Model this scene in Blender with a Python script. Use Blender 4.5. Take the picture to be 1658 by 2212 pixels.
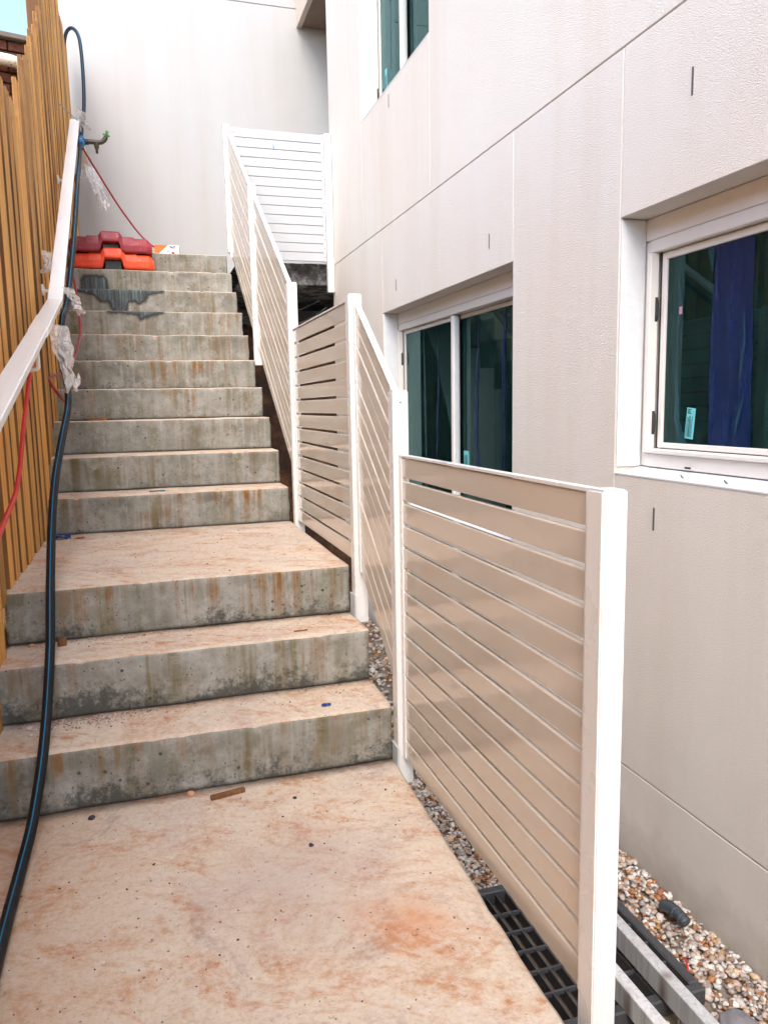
import bpy, bmesh, math, random
from mathutils import Vector, Matrix, noise as mnoise
random.seed(7)
R = random.Random(11)
scene = bpy.context.scene
for o in list(bpy.data.objects): bpy.data.objects.remove(o)
C = scene.collection

# ------------------------------------------------------------------ camera
PITCH, YAW, ROLL, CAMH = .1388, .2994, -.0188, 1.1623
rx = Vector((math.cos(YAW), -math.sin(YAW), 0)); fh = Vector((math.sin(YAW), math.cos(YAW), 0)); up = Vector((0, 0, 1))
F = fh*math.cos(PITCH) - up*math.sin(PITCH); U0 = fh*math.sin(PITCH) + up*math.cos(PITCH)
RR = rx*math.cos(ROLL) + U0*math.sin(ROLL); UU = -rx*math.sin(ROLL) + U0*math.cos(ROLL)
cd = bpy.data.cameras.new('camera'); cam = bpy.data.objects.new('camera', cd); C.objects.link(cam)
cam.matrix_world = Matrix(((RR.x, UU.x, -F.x, 0), (RR.y, UU.y, -F.y, 0), (RR.z, UU.z, -F.z, CAMH), (0, 0, 0, 1)))
cd.sensor_fit = 'VERTICAL'; cd.sensor_height = 24; cd.lens = 1652.9/2212*24; cd.clip_start = .02; cd.clip_end = 500
scene.camera = cam

# ------------------------------------------------------------------ sky and sun
SUN = Vector((-.42, -1.0, 1.2)).normalized()
w = bpy.data.worlds.new('World'); scene.world = w; w.use_nodes = True
wn = w.node_tree; sky = wn.nodes.new('ShaderNodeTexSky'); sky.sky_type = 'NISHITA'; sky.sun_disc = False
sky.sun_elevation = math.asin(SUN.z); sky.sun_rotation = math.atan2(SUN.x, SUN.y)
sky.air_density = 1.0; sky.dust_density = 2.2; sky.ozone_density = 1.0
bg = wn.nodes['Background']; bg.inputs['Strength'].default_value = .15
wn.links.new(sky.outputs[0], bg.inputs[0])
sd = bpy.data.lights.new('sun', 'SUN'); sd.energy = .7; sd.angle = math.radians(40); sd.color = (1, .965, .89)
so = bpy.data.objects.new('sun', sd); C.objects.link(so); so.rotation_euler = SUN.to_track_quat('Z', 'Y').to_euler()
vs = scene.view_settings; vs.view_transform = 'Standard'; vs.look = 'None'; vs.exposure = 1.74; vs.gamma = 1; vs.use_curve_mapping = False
scene.render.engine = 'CYCLES'
scene.cycles.max_bounces = 6; scene.cycles.diffuse_bounces = 4; scene.cycles.glossy_bounces = 3; scene.cycles.transparent_max_bounces = 8
scene.cycles.use_adaptive_sampling = True; scene.cycles.adaptive_threshold = .03
scene.cycles.caustics_reflective = False; scene.cycles.caustics_refractive = False

# ------------------------------------------------------------------ node helpers
class NT:
    def __init__(s, name):
        s.m = bpy.data.materials.new(name); s.m.use_nodes = True; s.t = s.m.node_tree
        s.b = s.t.nodes['Principled BSDF']; s.out = s.t.nodes['Material Output']
    def n(s, t): return s.t.nodes.new('ShaderNode'+t)
    def l(s, a, b): s.t.links.new(a, b)
    def put(s, sock, v):
        if hasattr(v, 'is_output'): s.l(v, sock)
        elif isinstance(v, (tuple, list)): sock.default_value = tuple(v)+((1,) if len(v) == 3 and len(sock.default_value) == 4 else ())
        else: sock.default_value = v
    def pos(s): return s.n('NewGeometry').outputs['Position']
    def nrm(s): return s.n('NewGeometry').outputs['True Normal']
    def obj(s): return s.n('TexCoord').outputs['Object']
    def info(s, k): return s.n('ObjectInfo').outputs[k]
    def map(s, v, sc=(1, 1, 1), rot=(0, 0, 0), loc=(0, 0, 0)):
        m = s.n('Mapping'); s.l(v, m.inputs[0]); s.put(m.inputs['Scale'], sc); s.put(m.inputs['Rotation'], rot); s.put(m.inputs['Location'], loc); return m.outputs[0]
    def noise(s, v, sc, det=4, ro=.55, dist=0, col=False):
        m = s.n('TexNoise'); s.l(v, m.inputs['Vector']); m.inputs['Scale'].default_value = sc; m.inputs['Detail'].default_value = det
        m.inputs['Roughness'].default_value = ro; m.inputs['Distortion'].default_value = dist; return m.outputs[1 if col else 0]
    def vor(s, v, sc, f='F1', o=0, rnd=1):
        m = s.n('TexVoronoi'); m.feature = f; s.l(v, m.inputs['Vector']); m.inputs['Scale'].default_value = sc; m.inputs['Randomness'].default_value = rnd; return m.outputs[o]
    def ramp(s, f, stops, interp='LINEAR'):
        m = s.n('ValToRGB'); s.l(f, m.inputs[0]); e = m.color_ramp.elements; m.color_ramp.interpolation = interp
        while len(e) < len(stops): e.new(.5)
        for i, (p, c) in enumerate(stops):
            e[i].position = p; e[i].color = (c, c, c, 1) if isinstance(c, (int, float)) else tuple(c)+(1,)
        return m.outputs[0]
    def mix(s, f, a, b, mode='MIX'):
        m = s.n('Mix'); m.data_type = 'RGBA'; m.blend_type = mode; s.put(m.inputs[0], f); s.put(m.inputs[6], a); s.put(m.inputs[7], b); return m.outputs[2]
    def math(s, op, a, b=0, c=None, clamp=False):
        m = s.n('Math'); m.operation = op; m.use_clamp = clamp; s.put(m.inputs[0], a); s.put(m.inputs[1], b)
        if c is not None: s.put(m.inputs[2], c)
        return m.outputs[0]
    def mul(s, *a):
        r = a[0]
        for x in a[1:]: r = s.math('MULTIPLY', r, x)
        return r
    def vadd(s, a, b):
        m = s.n('VectorMath'); m.operation = 'ADD'; s.put(m.inputs[0], a); s.put(m.inputs[1], b); return m.outputs[0]
    def sep(s, v, k): 
        m = s.n('SeparateXYZ'); s.l(v, m.inputs[0]); return m.outputs[k]
    def seprgb(s, v, k):
        m = s.n('SeparateColor'); s.l(v, m.inputs[0]); return m.outputs[k]
    def attr(s, name, k='Color'):
        m = s.n('Attribute'); m.attribute_name = name; return m.outputs[k]
    def bump(s, h, strength=.5, dist=.01, nrm=None):
        m = s.n('Bump'); s.l(h, m.inputs['Height']); m.inputs['Strength'].default_value = strength; m.inputs['Distance'].default_value = dist
        if nrm is not None: s.l(nrm, m.inputs['Normal'])
        return m.outputs[0]
    def fin(s, col=None, rough=None, nrm=None, **k):
        if col is not None: s.put(s.b.inputs['Base Color'], col)
        if rough is not None: s.put(s.b.inputs['Roughness'], rough)
        if nrm is not None: s.l(nrm, s.b.inputs['Normal'])
        for a, v in k.items(): s.put(s.b.inputs[a.replace('_', ' ')], v)
        return s.m
M = {}
def plain(name, col, rough=.5, var=.12, sc=30, bump=0, **k):
    t = NT(name); p = t.obj(); f = t.noise(p, sc, 5)
    c = t.mix(f, tuple(x*(1-var) for x in col), tuple(min(1, x*(1+var)) for x in col))
    M[name] = t.fin(c, rough, t.bump(t.noise(p, sc*6, 3), bump, .002) if bump else None, **k)

# painted render on the building, grime at the foot, greyer low down, faint vertical washes
def mat_render(name, base, grime_and_grey):
    t = NT(name); p = t.pos()
    big = t.noise(t.map(p, (1, 1, .5)), 1.3, 5, .6); wash = t.noise(t.map(p, (3, 3, .22)), 1.6, 5, .6)
    c = t.mix(t.ramp(big, [(.35, 0), (.7, 1)]), base, tuple(b*x for b, x in zip(base, (1.0, .955, .93))))
    c = t.mix(t.mul(t.ramp(wash, [(.45, 0), (.75, 1)]), .5), c, tuple(b*x for b, x in zip(base, (.9, .83, .76))))
    if grime_and_grey:
        z = t.sep(p, 2); g = t.ramp(t.math('ADD', z, t.math('MULTIPLY', t.noise(p, 7, 5), .16)), [(-.0, 1), (1, 0)])
        m = t.n('MapRange'); t.l(t.math('ADD', z, t.math('MULTIPLY', t.noise(p, 9, 5), .2)), m.inputs[0])
        for i, v in ((1, -.47), (2, -.18), (3, 1), (4, 0)): m.inputs[i].default_value = v
        c = t.mix(t.mul(m.outputs[0], .8), c, (.20, .16, .12))
        m2 = t.n('MapRange'); t.l(z, m2.inputs[0])
        for i, v in ((1, -.45), (2, .9), (3, .16), (4, 0)): m2.inputs[i].default_value = v
        c = t.mix(t.mul(m2.outputs[0], t.ramp(t.noise(p, 5, 4), [(.3, .3), (.7, 1)])), c, (.38, .37, .35))  # patchy grey, stronger towards the ground
    tw = t.noise(t.map(p, (1, 3.5, 1.3), (.5, 0, 0)), 6, 3); h = t.math('ADD', t.math('ADD', t.noise(p, 270, 3, .65), t.math('MULTIPLY', t.noise(p, 120, 2), .2)), t.math('MULTIPLY', tw, .35))
    c = t.mix(t.mul(t.ramp(t.noise(p, 330, 3, .7), [(.5, 0), (.68, 1)]), .22), c, tuple(b*.62 for b in base))
    M[name] = t.fin(c, .85, t.bump(h, .9, .0065))
mat_render('render_wall', (.84, .795, .735), True)
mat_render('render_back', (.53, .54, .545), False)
plain('reveal_white', (.66, .68, .70), .8, .08, 30, .8)

# gloss coat of the white slatted panels, tan bounce light mixed into its colour
t = NT('bounce_tan_coat'); p = t.pos()
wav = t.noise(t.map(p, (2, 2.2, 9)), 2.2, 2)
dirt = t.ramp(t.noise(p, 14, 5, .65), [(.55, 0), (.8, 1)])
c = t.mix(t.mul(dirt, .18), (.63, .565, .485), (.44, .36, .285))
M['bounce_tan_coat'] = t.fin(c, t.ramp(t.noise(p, 6, 4), [(.35, .06), (.7, .16)]), t.bump(wav, .05, .02), Specular_IOR_Level=.75, Coat_Weight=.5, Coat_Roughness=.05)
t = NT('post_white'); o = t.obj(); sm_ = t.ramp(t.noise(t.map(o, (1, 1, .4)), 16, 6, .7), [(.56, 0), (.72, 1)])
zf = t.n('MapRange'); t.l(t.sep(o, 2), zf.inputs[0])
for i_, v_ in ((1, 0), (2, .5), (3, .55), (4, .08)): zf.inputs[i_].default_value = v_
M['post_white'] = t.fin(t.mix(t.mul(sm_, zf.outputs[0]), (.78, .78, .775), (.42, .36, .30)), t.ramp(t.noise(o, 9, 4), [(.3, .2), (.7, .4)]))
plain('gate_white', (.50, .515, .54), .3, .04, 20)
plain('frame_white', (.80, .775, .74), .35, .04, 20)
plain('frame_dark', (.03, .032, .035), .5)
plain('screw_dark', (.10, .09, .09), .4)
plain('galv', (.55, .60, .64), .4, .1, 20)

# concrete of the steps: local z runs 0..rise on each step, object colour = (mould, rust, tint)
def mat_concrete(name, slab=False):
    t = NT(name); o = t.obj(); p = t.pos(); rnd = t.info('Random'); oc = t.info('Color')
    off = t.n('CombineXYZ'); t.l(t.math('MULTIPLY', rnd, 37), off.inputs[0]); t.l(t.math('MULTIPLY', rnd, 91), off.inputs[1])
    v = t.vadd(o, off.outputs[0]); z = t.sep(o, 2)
    mould = t.seprgb(oc, 0); rust = t.seprgb(oc, 1)
    n1 = t.noise(v, 5, 6, .6); n2 = t.noise(v, 26, 5, .6); n3 = t.noise(v, 140, 3, .6)
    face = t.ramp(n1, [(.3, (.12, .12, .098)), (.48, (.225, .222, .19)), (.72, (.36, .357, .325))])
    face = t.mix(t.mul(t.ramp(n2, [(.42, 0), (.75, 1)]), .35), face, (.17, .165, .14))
    # vertical washes: pale, olive, rust
    st = t.noise(t.map(v, (26, 5, 1.1)), 1, 5, .62); st2 = t.noise(t.map(v, (17, 5, .8), loc=(5, 0, 3)), 1, 4, .6); st3 = t.noise(t.map(v, (40, 5, 1.6), loc=(9, 2, 1)), 1, 4, .6)
    patch = t.ramp(t.noise(v, 3.1, 3), [(.44, 0), (.56, 1)])
    face = t.mix(t.mul(t.ramp(st3, [(.52, 0), (.72, 1)]), .45), face, (.40, .385, .36))
    face = t.mix(t.mul(t.ramp(st2, [(.5, 0), (.68, 1)]), t.ramp(t.noise(v, 3.4, 4, .6), [(.4, .25), (.6, 1)]), .9), face, (.125, .10, .028))
    face = t.mix(t.mul(t.ramp(t.noise(v, 11, 6, .72), [(.5, 0), (.66, 1)]), .5), face, (.42, .415, .40))
    face = t.mix(t.mul(t.ramp(t.noise(v, 60, 5, .75), [(.52, 0), (.66, 1)]), .35), face, (.10, .098, .085))
    rz = t.n('MapRange'); t.l(z, rz.inputs[0])
    for i, val in ((1, -.02), (2, .14), (3, .25), (4, 1)): rz.inputs[i].default_value = val
    face = t.mix(t.mul(t.ramp(st, [(.48, 0), (.60, 1)]), patch, rz.outputs[0], rust, t.ramp(n2, [(.3, .45), (.6, 1)])), face, (.20, .088, .014))
    # mould creeping up from the joint below
    mz = t.n('MapRange'); t.l(z, mz.inputs[0])
    for i, val in ((1, -.01), (2, .135), (3, 1), (4, 0)): mz.inputs[i].default_value = val
    wide = t.ramp(t.noise(v, 3.2, 3), [(.35, .15), (.65, 1)])
    mf = t.math('ADD', t.mul(mz.outputs[0], mould, wide, 1.0), t.math('MULTIPLY', t.math('SUBTRACT', t.noise(v, 42, 6, .78), .60), 2.6))
    mm = t.ramp(mf, [(.14, 0), (.62, 1)])
    face = t.mix(t.mul(mm, .82), face, (.038, .040, .034))
    jz = t.ramp(t.math('ADD', z, t.math('MULTIPLY', n2, .012)), [(.008, 1), (.022, 0)])
    face = t.mix(t.mul(jz, .75), face, (.06, .055, .045))
    # blow holes
    vd = t.vor(v, 26); pick = t.ramp(t.seprgb(t.vor(v, 26, o=1), 0), [(.80, 0), (.82, 1)], 'CONSTANT')
    hole = t.mul(t.ramp(vd, [(.10, 1), (.17, 0)]), pick); 
    vd2 = t.vor(v, 75); pick2 = t.ramp(t.seprgb(t.vor(v, 75, o=1), 0), [(.86, 0), (.87, 1)], 'CONSTANT')
    hole = t.math('MAXIMUM', hole, t.mul(t.ramp(vd2, [(.16, 1), (.24, 0)]), pick2))
    face = t.mix(t.mul(hole, .85), face, (.05, .048, .045))
    # top: dusty clay-pink wash
    q = t.map(p, (1, 1, 1), (0, 0, .5)); a = t.noise(q, 2.6, 8, .72, 1.1); b = t.noise(t.map(q, (1.3, 2.6, 1)), 3.4, 8, .74, 1.0); d = t.noise(p, 45, 5, .7)
    top = t.ramp(a, [(.28, (.45, .27, .15)), (.40, (.58, .43, .30)), (.49, (.68, .605, .48)), (.57, (.64, .555, .445)), (.64, (.42, .345, .285)), (.72, (.64, .585, .47)), (.8, (.70, .66, .55))])
    top = t.mix(t.mul(t.ramp(b, [(.48, 0), (.62, 1)]), t.ramp(t.noise(p, 24, 5, .7), [(.36, .25), (.56, 1)]), .95), top, (.50, .235, .10))
    top = t.mix(t.mul(t.ramp(t.noise(q, 1.7, 4, .6, .8), [(.52, 0), (.68, 1)]), .4), top, (.46, .40, .385))
    top = t.mix(t.mul(t.ramp(d, [(.44, 0), (.62, 1)]), .55), top, (.72, .66, .60))
    top = t.mix(t.mul(t.ramp(t.noise(p, 85, 5, .75), [(.5, 0), (.66, 1)]), .4), top, (.36, .25, .19))
    sx = t.noise(t.map(p, (6, 90, 1), (0, 0, .9)), 1, 4, .7); top = t.mix(t.mul(t.ramp(sx, [(.62, 0), (.70, 1)]), .35, t.ramp(a, [(.4, 0), (.6, 1)])), top, (.78, .73, .68))
    sx2 = t.noise(t.map(p, (70, 5, 1), (0, 0, .35)), 1, 4, .7); top = t.mix(t.mul(t.ramp(sx2, [(.63, 0), (.72, 1)]), .35), top, (.46, .30, .22))
    sx3 = t.noise(t.map(p, (9, 150, 1), (0, 0, 1.15)), 1, 5, .75); top = t.mix(t.mul(t.ramp(sx3, [(.60, 0), (.66, 1)]), t.ramp(t.noise(p, 3.5, 3), [(.45, 0), (.6, 1)]), .55), top, (.80, .755, .70))
    sx4 = t.noise(t.map(p, (130, 8, 1), (0, 0, .75)), 1, 5, .75); top = t.mix(t.mul(t.ramp(sx4, [(.61, 0), (.67, 1)]), t.ramp(t.noise(p, 2.8, 3), [(.48, 0), (.6, 1)]), .5), top, (.36, .22, .15))
    if slab:
        x = t.sep(p, 0); mr = t.n('MapRange'); t.l(t.math('ADD', x, t.math('MULTIPLY', t.noise(p, 3, 5), .35)), mr.inputs[0])
        for i, val in ((1, -.40), (2, .12), (3, .85), (4, 0)): mr.inputs[i].default_value = val
        top = t.mix(t.mul(mr.outputs[0], t.ramp(d, [(.35, 1), (.65, .5)])), top, (.47, .25, .125))
        sp = t.n('VectorMath'); sp.operation = 'DISTANCE'; t.l(p, sp.inputs[0]); sp.inputs[1].default_value = (.50, 1.52, 0)
        ds = t.math('ADD', sp.outputs['Value'], t.math('MULTIPLY', t.math('SUBTRACT', t.noise(p, 9, 5), .5), .25))
        top = t.mix(t.ramp(ds, [(.0, .55), (.15, 0)]), top, (.62, .27, .12))
        sp = t.n('VectorMath'); sp.operation = 'DISTANCE'; t.l(p, sp.inputs[0]); sp.inputs[1].default_value = (.28, 1.75, 0)
        ds = t.math('ADD', sp.outputs['Value'], t.math('MULTIPLY', t.math('SUBTRACT', t.noise(p, 5, 5), .5), .3))
        top = t.mix(t.ramp(ds, [(.05, .5), (.32, 0)]), top, (.43, .37, .36))
    top = t.mix(1.0, top, (.95, .895, .85), 'MULTIPLY')
    dk = t.vor(p, 60); pk = t.ramp(t.seprgb(t.vor(p, 60, o=1), 0), [(.93, 0), (.935, 1)], 'CONSTANT')
    top = t.mix(t.mul(t.ramp(dk, [(.13, 1), (.2, 0)]), pk, .8), top, (.07, .06, .055))
    # dirt plus painted contact shade at the back of each tread, against the riser
    back = t.attr('joint', 'Fac')
    bj = t.mul(back, t.ramp(t.noise(p, 30, 5, .7), [(.3, .2), (.6, 1)]))
    top = t.mix(t.mul(bj, .7), top, (.16, .10, .075))
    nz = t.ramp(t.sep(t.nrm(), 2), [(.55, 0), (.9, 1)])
    dmp = t.math('ADD', t.attr('damp', 'Fac'), t.mul(t.math('SUBTRACT', t.noise(v, 55, 4), .5), .25, t.ramp(t.attr('damp', 'Fac'), [(.02, 0), (.15, 1)])))
    dn = t.noise(t.map(v, (70, 10, 5)), 1, 5, .65)
    wet = t.ramp(dn, [(.38, (.022, .026, .032)), (.5, (.05, .066, .08)), (.6, (.075, .125, .135)), (.70, (.17, .26, .26))])
    wet = t.mix(t.ramp(dmp, [(.55, 1), (.85, 0)]), wet, (.010, .010, .010))
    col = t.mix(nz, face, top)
    col = t.mix(t.ramp(dmp, [(.08, 0), (.5, .88)]), col, wet)
    h = t.math('ADD', t.math('MULTIPLY', n3, .4), t.math('ADD', n2, t.math('MULTIPLY', hole, -2.0)))
    M[name] = t.fin(col, .88, t.bump(h, .5, .004))
mat_concrete('concrete'); mat_concrete('concrete_slab', True)
# rough broken concrete under the gate
t = NT('rough_concrete'); p = t.pos(); n = t.noise(p, 9, 6, .7)
c = t.ramp(n, [(.3, (.03, .028, .025)), (.47, (.12, .11, .10)), (.6, (.38, .38, .37)), (.75, (.20, .18, .13))])
M['rough_concrete'] = t.fin(c, .95, t.bump(n, .9, .03))
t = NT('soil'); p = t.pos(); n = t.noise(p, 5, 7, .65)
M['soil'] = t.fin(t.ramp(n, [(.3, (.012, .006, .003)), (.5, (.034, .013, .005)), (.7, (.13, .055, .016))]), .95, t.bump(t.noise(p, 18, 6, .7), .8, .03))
t = NT('ground'); p = t.pos(); n = t.noise(p, 4, 7, .65)
M['ground'] = t.fin(t.ramp(n, [(.3, (.13, .10, .075)), (.7, (.27, .225, .18))]), .95, t.bump(t.noise(p, 40, 5, .7), .6, .01))
# treated pine
def mat_timber(name, cols, edge=None):
    t = NT(name); o = t.obj(); rnd = t.info('Random')
    off = t.n('CombineXYZ'); t.l(t.math('MULTIPLY', rnd, 53), off.inputs[1]); t.l(t.math('MULTIPLY', rnd, 171), off.inputs[2])
    v = t.vadd(o, off.outputs[0])
    g = t.noise(t.map(v, (28, 28, 1.3)), 1, 5, .6, 1.2); g2 = t.noise(t.map(v, (95, 95, 2.2)), 1, 4, .65, .5); b = t.noise(t.map(v, (3, 3, .55)), 1, 3)
    c = t.ramp(g, [(.28, cols[0]), (.5, cols[1]), (.72, cols[2])])
    c = t.mix(t.mul(t.ramp(g2, [(.5, 0), (.72, 1)]), .75), c, cols[3])
    c = t.mix(t.mul(t.ramp(b, [(.5, 0), (.7, 1)]), .45), c, cols[4])
    kd = t.vor(t.map(v, (9, 9, 2.2)), 1); pk = t.ramp(t.seprgb(t.vor(t.map(v, (9, 9, 2.2)), 1, o=1), 0), [(.70, 0), (.72, 1)], 'CONSTANT')
    c = t.mix(t.mul(t.ramp(kd, [(.10, 1), (.24, 0)]), pk, .8), c, (.10, .035, .012))
    if edge:   # gap shade painted dark onto the narrow edges
        ny = t.math('ABSOLUTE', t.sep(t.n('TexCoord').outputs['Normal'], 1)); c = t.mix(t.mul(t.ramp(ny, [(.75, 0), (.95, 1)]), t.ramp(b, [(.3, 1), (.7, .72)])), c, edge)
    tone = t.ramp(rnd, [(0, .55), (.35, .85), (.7, 1.0), (1, 1.15)])
    c = t.mix(1.0, c, tone, 'MULTIPLY')
    M[name] = t.fin(c, .72, t.bump(t.math('ADD', g, g2), .35, .003))
mat_timber('pine', [(.54, .215, .04), (.78, .40, .095), (.87, .53, .165), (.28, .085, .012), (.54, .235, .042)], (.15, .06, .015))
mat_timber('offcut', [(.14, .05, .014), (.22, .09, .026), (.28, .13, .045), (.08, .03, .01), (.16, .065, .02)])
mat_timber('grey_timber', [(.40, .41, .42), (.58, .59, .60), (.68, .69, .70), (.24, .24, .24), (.48, .47, .45)])
# bricks beyond the fence
t = NT('brick'); o = t.obj(); rnd = t.info('Random'); off = t.n('CombineXYZ'); t.l(t.math('MULTIPLY', rnd, 91), off.inputs[0]); v = t.vadd(o, off.outputs[0])
c = t.ramp(t.noise(v, 14, 6, .7), [(.3, (.025, .010, .007)), (.48, (.08, .025, .014)), (.66, (.14, .05, .025)), (.8, (.20, .10, .05))])
M['brick'] = t.fin(t.mix(1.0, c, t.ramp(rnd, [(0, .55), (1, 1.15)]), 'MULTIPLY'), .9, t.bump(t.noise(v, 60, 5, .7), .8, .006))
plain('mortar', (.03, .025, .022), .95, .2, 30, .5)
t = NT('flaky_paint'); p = t.pos(); n = t.noise(p, 22, 6, .7)
M['flaky_paint'] = t.fin(t.mix(t.ramp(n, [(.56, 0), (.59, 1)]), (.66, .63, .59), (.14, .05, .035)), .6)
# pipes and cables
t = NT('poly_pipe'); a = t.attr('stripe', 'Fac')
c = t.mix(t.ramp(a, [(.35, 0), (.6, 1)]), (.010, .011, .013), (.015, .16, .30)); p = t.obj()
M['poly_pipe'] = t.fin(c, t.ramp(t.noise(p, 25, 4), [(.3, .42), (.7, .6)]), Specular_IOR_Level=.25)
plain('red_cable', (.55, .022, .018), .4, .1)
plain('dark_red_cable', (.30, .02, .03), .4, .15)
plain('blue_plastic', (.02, .22, .55), .35); plain('white_plastic', (.8, .8, .78), .4)
plain('brass_dark', (.075, .07, .05), .45, .3, 40, .3, Metallic=.4); plain('green_plastic', (.03, .25, .025), .4)
plain('black_plastic', (.02, .022, .024), .4, .2); plain('dark_plastic', (.045, .055, .065), .45, .2)
plain('grate_dark', (.055, .055, .06), .55, .25, 30, .3)
plain('steel_rod', (.35, .34, .33), .35, .1, 30, 0, Metallic=.8)
def scuffed(name, a, b):
    t = NT(name); o = t.obj(); c = t.ramp(t.noise(o, 5, 5, .6), [(.35, a), (.65, b)])
    s1 = t.ramp(t.noise(t.map(o, (90, 40, 14), (.3, .2, .7)), 1, 4, .7), [(.65, 0), (.69, 1)])
    s2 = t.mul(t.ramp(t.vor(o, 26), [(.08, 1), (.13, 0)]), t.ramp(t.seprgb(t.vor(o, 26, o=1), 0), [(.8, 0), (.81, 1)], 'CONSTANT'))
    c = t.mix(t.mul(t.math('MAXIMUM', s1, s2), .65), c, (.62, .52, .48))
    M[name] = t.fin(c, t.ramp(t.noise(o, 12, 4), [(.3, .35), (.7, .6)]), t.bump(t.noise(o, 60, 4), .2, .003))
scuffed('maroon_plastic', (.20, .012, .022), (.30, .020, .032)); scuffed('orange_plastic', (.68, .045, .006), (.80, .075, .010))
# plastic film / wrap
t = NT('wrap'); p = t.obj(); n = t.noise(p, 22, 5, .7, 1.2)
M['wrap'] = t.fin(t.mix(n, (.88, .80, .76), (.95, .94, .93)), .3, t.bump(n, .8, .01), Alpha=t.ramp(n, [(.32, .25), (.52, .5), (.7, .85)]), Specular_IOR_Level=.8)
t = NT('rail_wrap'); p = t.pos(); n = t.noise(t.map(p, (14, 4, 14), (.4, .2, .5)), 2.2, 5, .7, 1.0)
M['rail_wrap'] = t.fin(t.mix(t.ramp(n, [(.55, 0), (.75, 1)]), (.92, .915, .905), (.85, .80, .77)), .3, t.bump(n, .35, .006), Coat_Weight=.3)
# window glass
t = NT('tinted_glass'); p = t.pos()
tr = t.n('BsdfTransparent'); tr.inputs[0].default_value = (.10, .42, .40, 1)
gl = t.n('BsdfGlossy'); gl.inputs[0].default_value = (.62, .98, .98, 1); gl.inputs['Roughness'].default_value = .015
df = t.n('BsdfDiffuse'); df.inputs[0].default_value = (.12, .42, .40, 1)
fr = t.n('Fresnel'); fr.inputs[0].default_value = 1.38
mx = t.n('MixShader'); t.l(fr.outputs[0], mx.inputs[0]); t.l(tr.outputs[0], mx.inputs[1]); t.l(gl.outputs[0], mx.inputs[2])
dust_haze = t.math('ADD', t.mul(t.ramp(t.noise(t.map(p, (9, 9, 3)), 3, 6, .7), [(.42, .3), (.8, 1)]), .075),
      t.mul(t.ramp(t.vor(p, 90), [(.07, 1), (.12, 0)]), t.ramp(t.seprgb(t.vor(p, 90, o=1), 0), [(.90, 0), (.905, 1)], 'CONSTANT'), .5))
mx2 = t.n('MixShader'); t.l(dust_haze, mx2.inputs[0]); t.l(mx.outputs[0], mx2.inputs[1]); t.l(df.outputs[0], mx2.inputs[2]); t.l(mx2.outputs[0], t.out.inputs[0])  # teal haze painted over the panes along with dust specks
M['tinted_glass'] = t.m
def film(name, col, alpha, rough=.3):
    t = NT(name); p = t.pos(); n = t.noise(t.map(p, (30, 30, 3)), 1, 4, .6)
    M[name] = t.fin(t.mix(n, tuple(x*.6 for x in col), col), rough, t.bump(n, .5, .01), Alpha=t.math('MULTIPLY', t.ramp(n, [(.3, .6), (.7, 1)]), alpha))
film('blue_film', (.001, .022, .12), .85); film('teal_film', (.015, .13, .17), .6)
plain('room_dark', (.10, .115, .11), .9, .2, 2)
plain('sticker', (.16, .62, .66), .5, .05); plain('print_black', (.015, .02, .025), .6); plain('pink_tape', (.45, .25, .36), .5)
t = NT('gravel'); a = t.attr('stone_colour'); n = t.noise(t.pos(), 160, 4, .6)
M['gravel'] = t.fin(t.mix(t.ramp(n, [(.4, 0), (.75, 1)]), a, t.mix(1, a, (.7, .55, .45), 'MULTIPLY')), .62)
t = NT('crumbs'); M['crumbs'] = t.fin(t.attr('stone_colour'), .8)
plain('card_white', (.78, .76, .74), .6, .05); plain('card_orange', (.75, .17, .03), .6, .05); plain('card_red', (.5, .05, .05), .6); plain('card_blue', (.05, .07, .30), .6)
plain('soffit_brown', (.22, .16, .12), .8, .25, 8, .3); plain('fascia', (.62, .53, .45), .7, .08)
plain('blue_bit', (.012, .06, .32), .45); plain('green_bit', (.02, .12, .12), .4); plain('grey_rock', (.2, .19, .2), .9, .3, 20, .6)

# ------------------------------------------------------------------ mesh helpers
def mesh(name, bm, smooth=False):
    me = bpy.data.meshes.new(name); bm.to_mesh(me); bm.free()
    if smooth:
        for p in me.polygons: p.use_smooth = True
    return me
def link(name, me, mat=None, parent=None, loc=(0, 0, 0), rot=(0, 0, 0)):
    o = bpy.data.objects.new(name, me); C.objects.link(o)
    if mat and me and not me.materials: me.materials.append(M[mat])
    o.parent = parent; o.location = loc; o.rotation_euler = rot; return o
def tag(o, label, cat, group=None):
    o['label'] = label; o['category'] = cat
    if group: o['group'] = group
    return o
def struct(o, label=None):
    o['kind'] = 'structure'
    if label: o['label'] = label
    return o
def thing(name, loc, label, cat, group=None, rot=(0, 0, 0)):
    o = link(name, None, None, None, loc, rot); o.empty_display_size = .05; return tag(o, label, cat, group)
def hexa(bm, v):       # v: 8 corners, bottom 0-3 ccw, top 4-7
    vs = [bm.verts.new(x) for x in v]
    for f in ((3, 2, 1, 0), (4, 5, 6, 7), (0, 1, 5, 4), (1, 2, 6, 5), (2, 3, 7, 6), (3, 0, 4, 7)): bm.faces.new([vs[i] for i in f])
    return vs
def boxm(x0, x1, y0, y1, z0, z1, bev=0, seg=1, bm=None):
    own = bm is None
    if own: bm = bmesh.new()
    hexa(bm, [(x0, y0, z0), (x1, y0, z0), (x1, y1, z0), (x0, y1, z0), (x0, y0, z1), (x1, y0, z1), (x1, y1, z1), (x0, y1, z1)])
    if own and bev: bmesh.ops.bevel(bm, geom=bm.edges[:], offset=bev, segments=seg, affect='EDGES')
    return bm
def box(name, b, mat, parent=None, bev=0, seg=1, loc=(0, 0, 0)):
    return link(name, mesh(name, boxm(*b, bev=bev, seg=seg)), mat, parent, loc)
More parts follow.
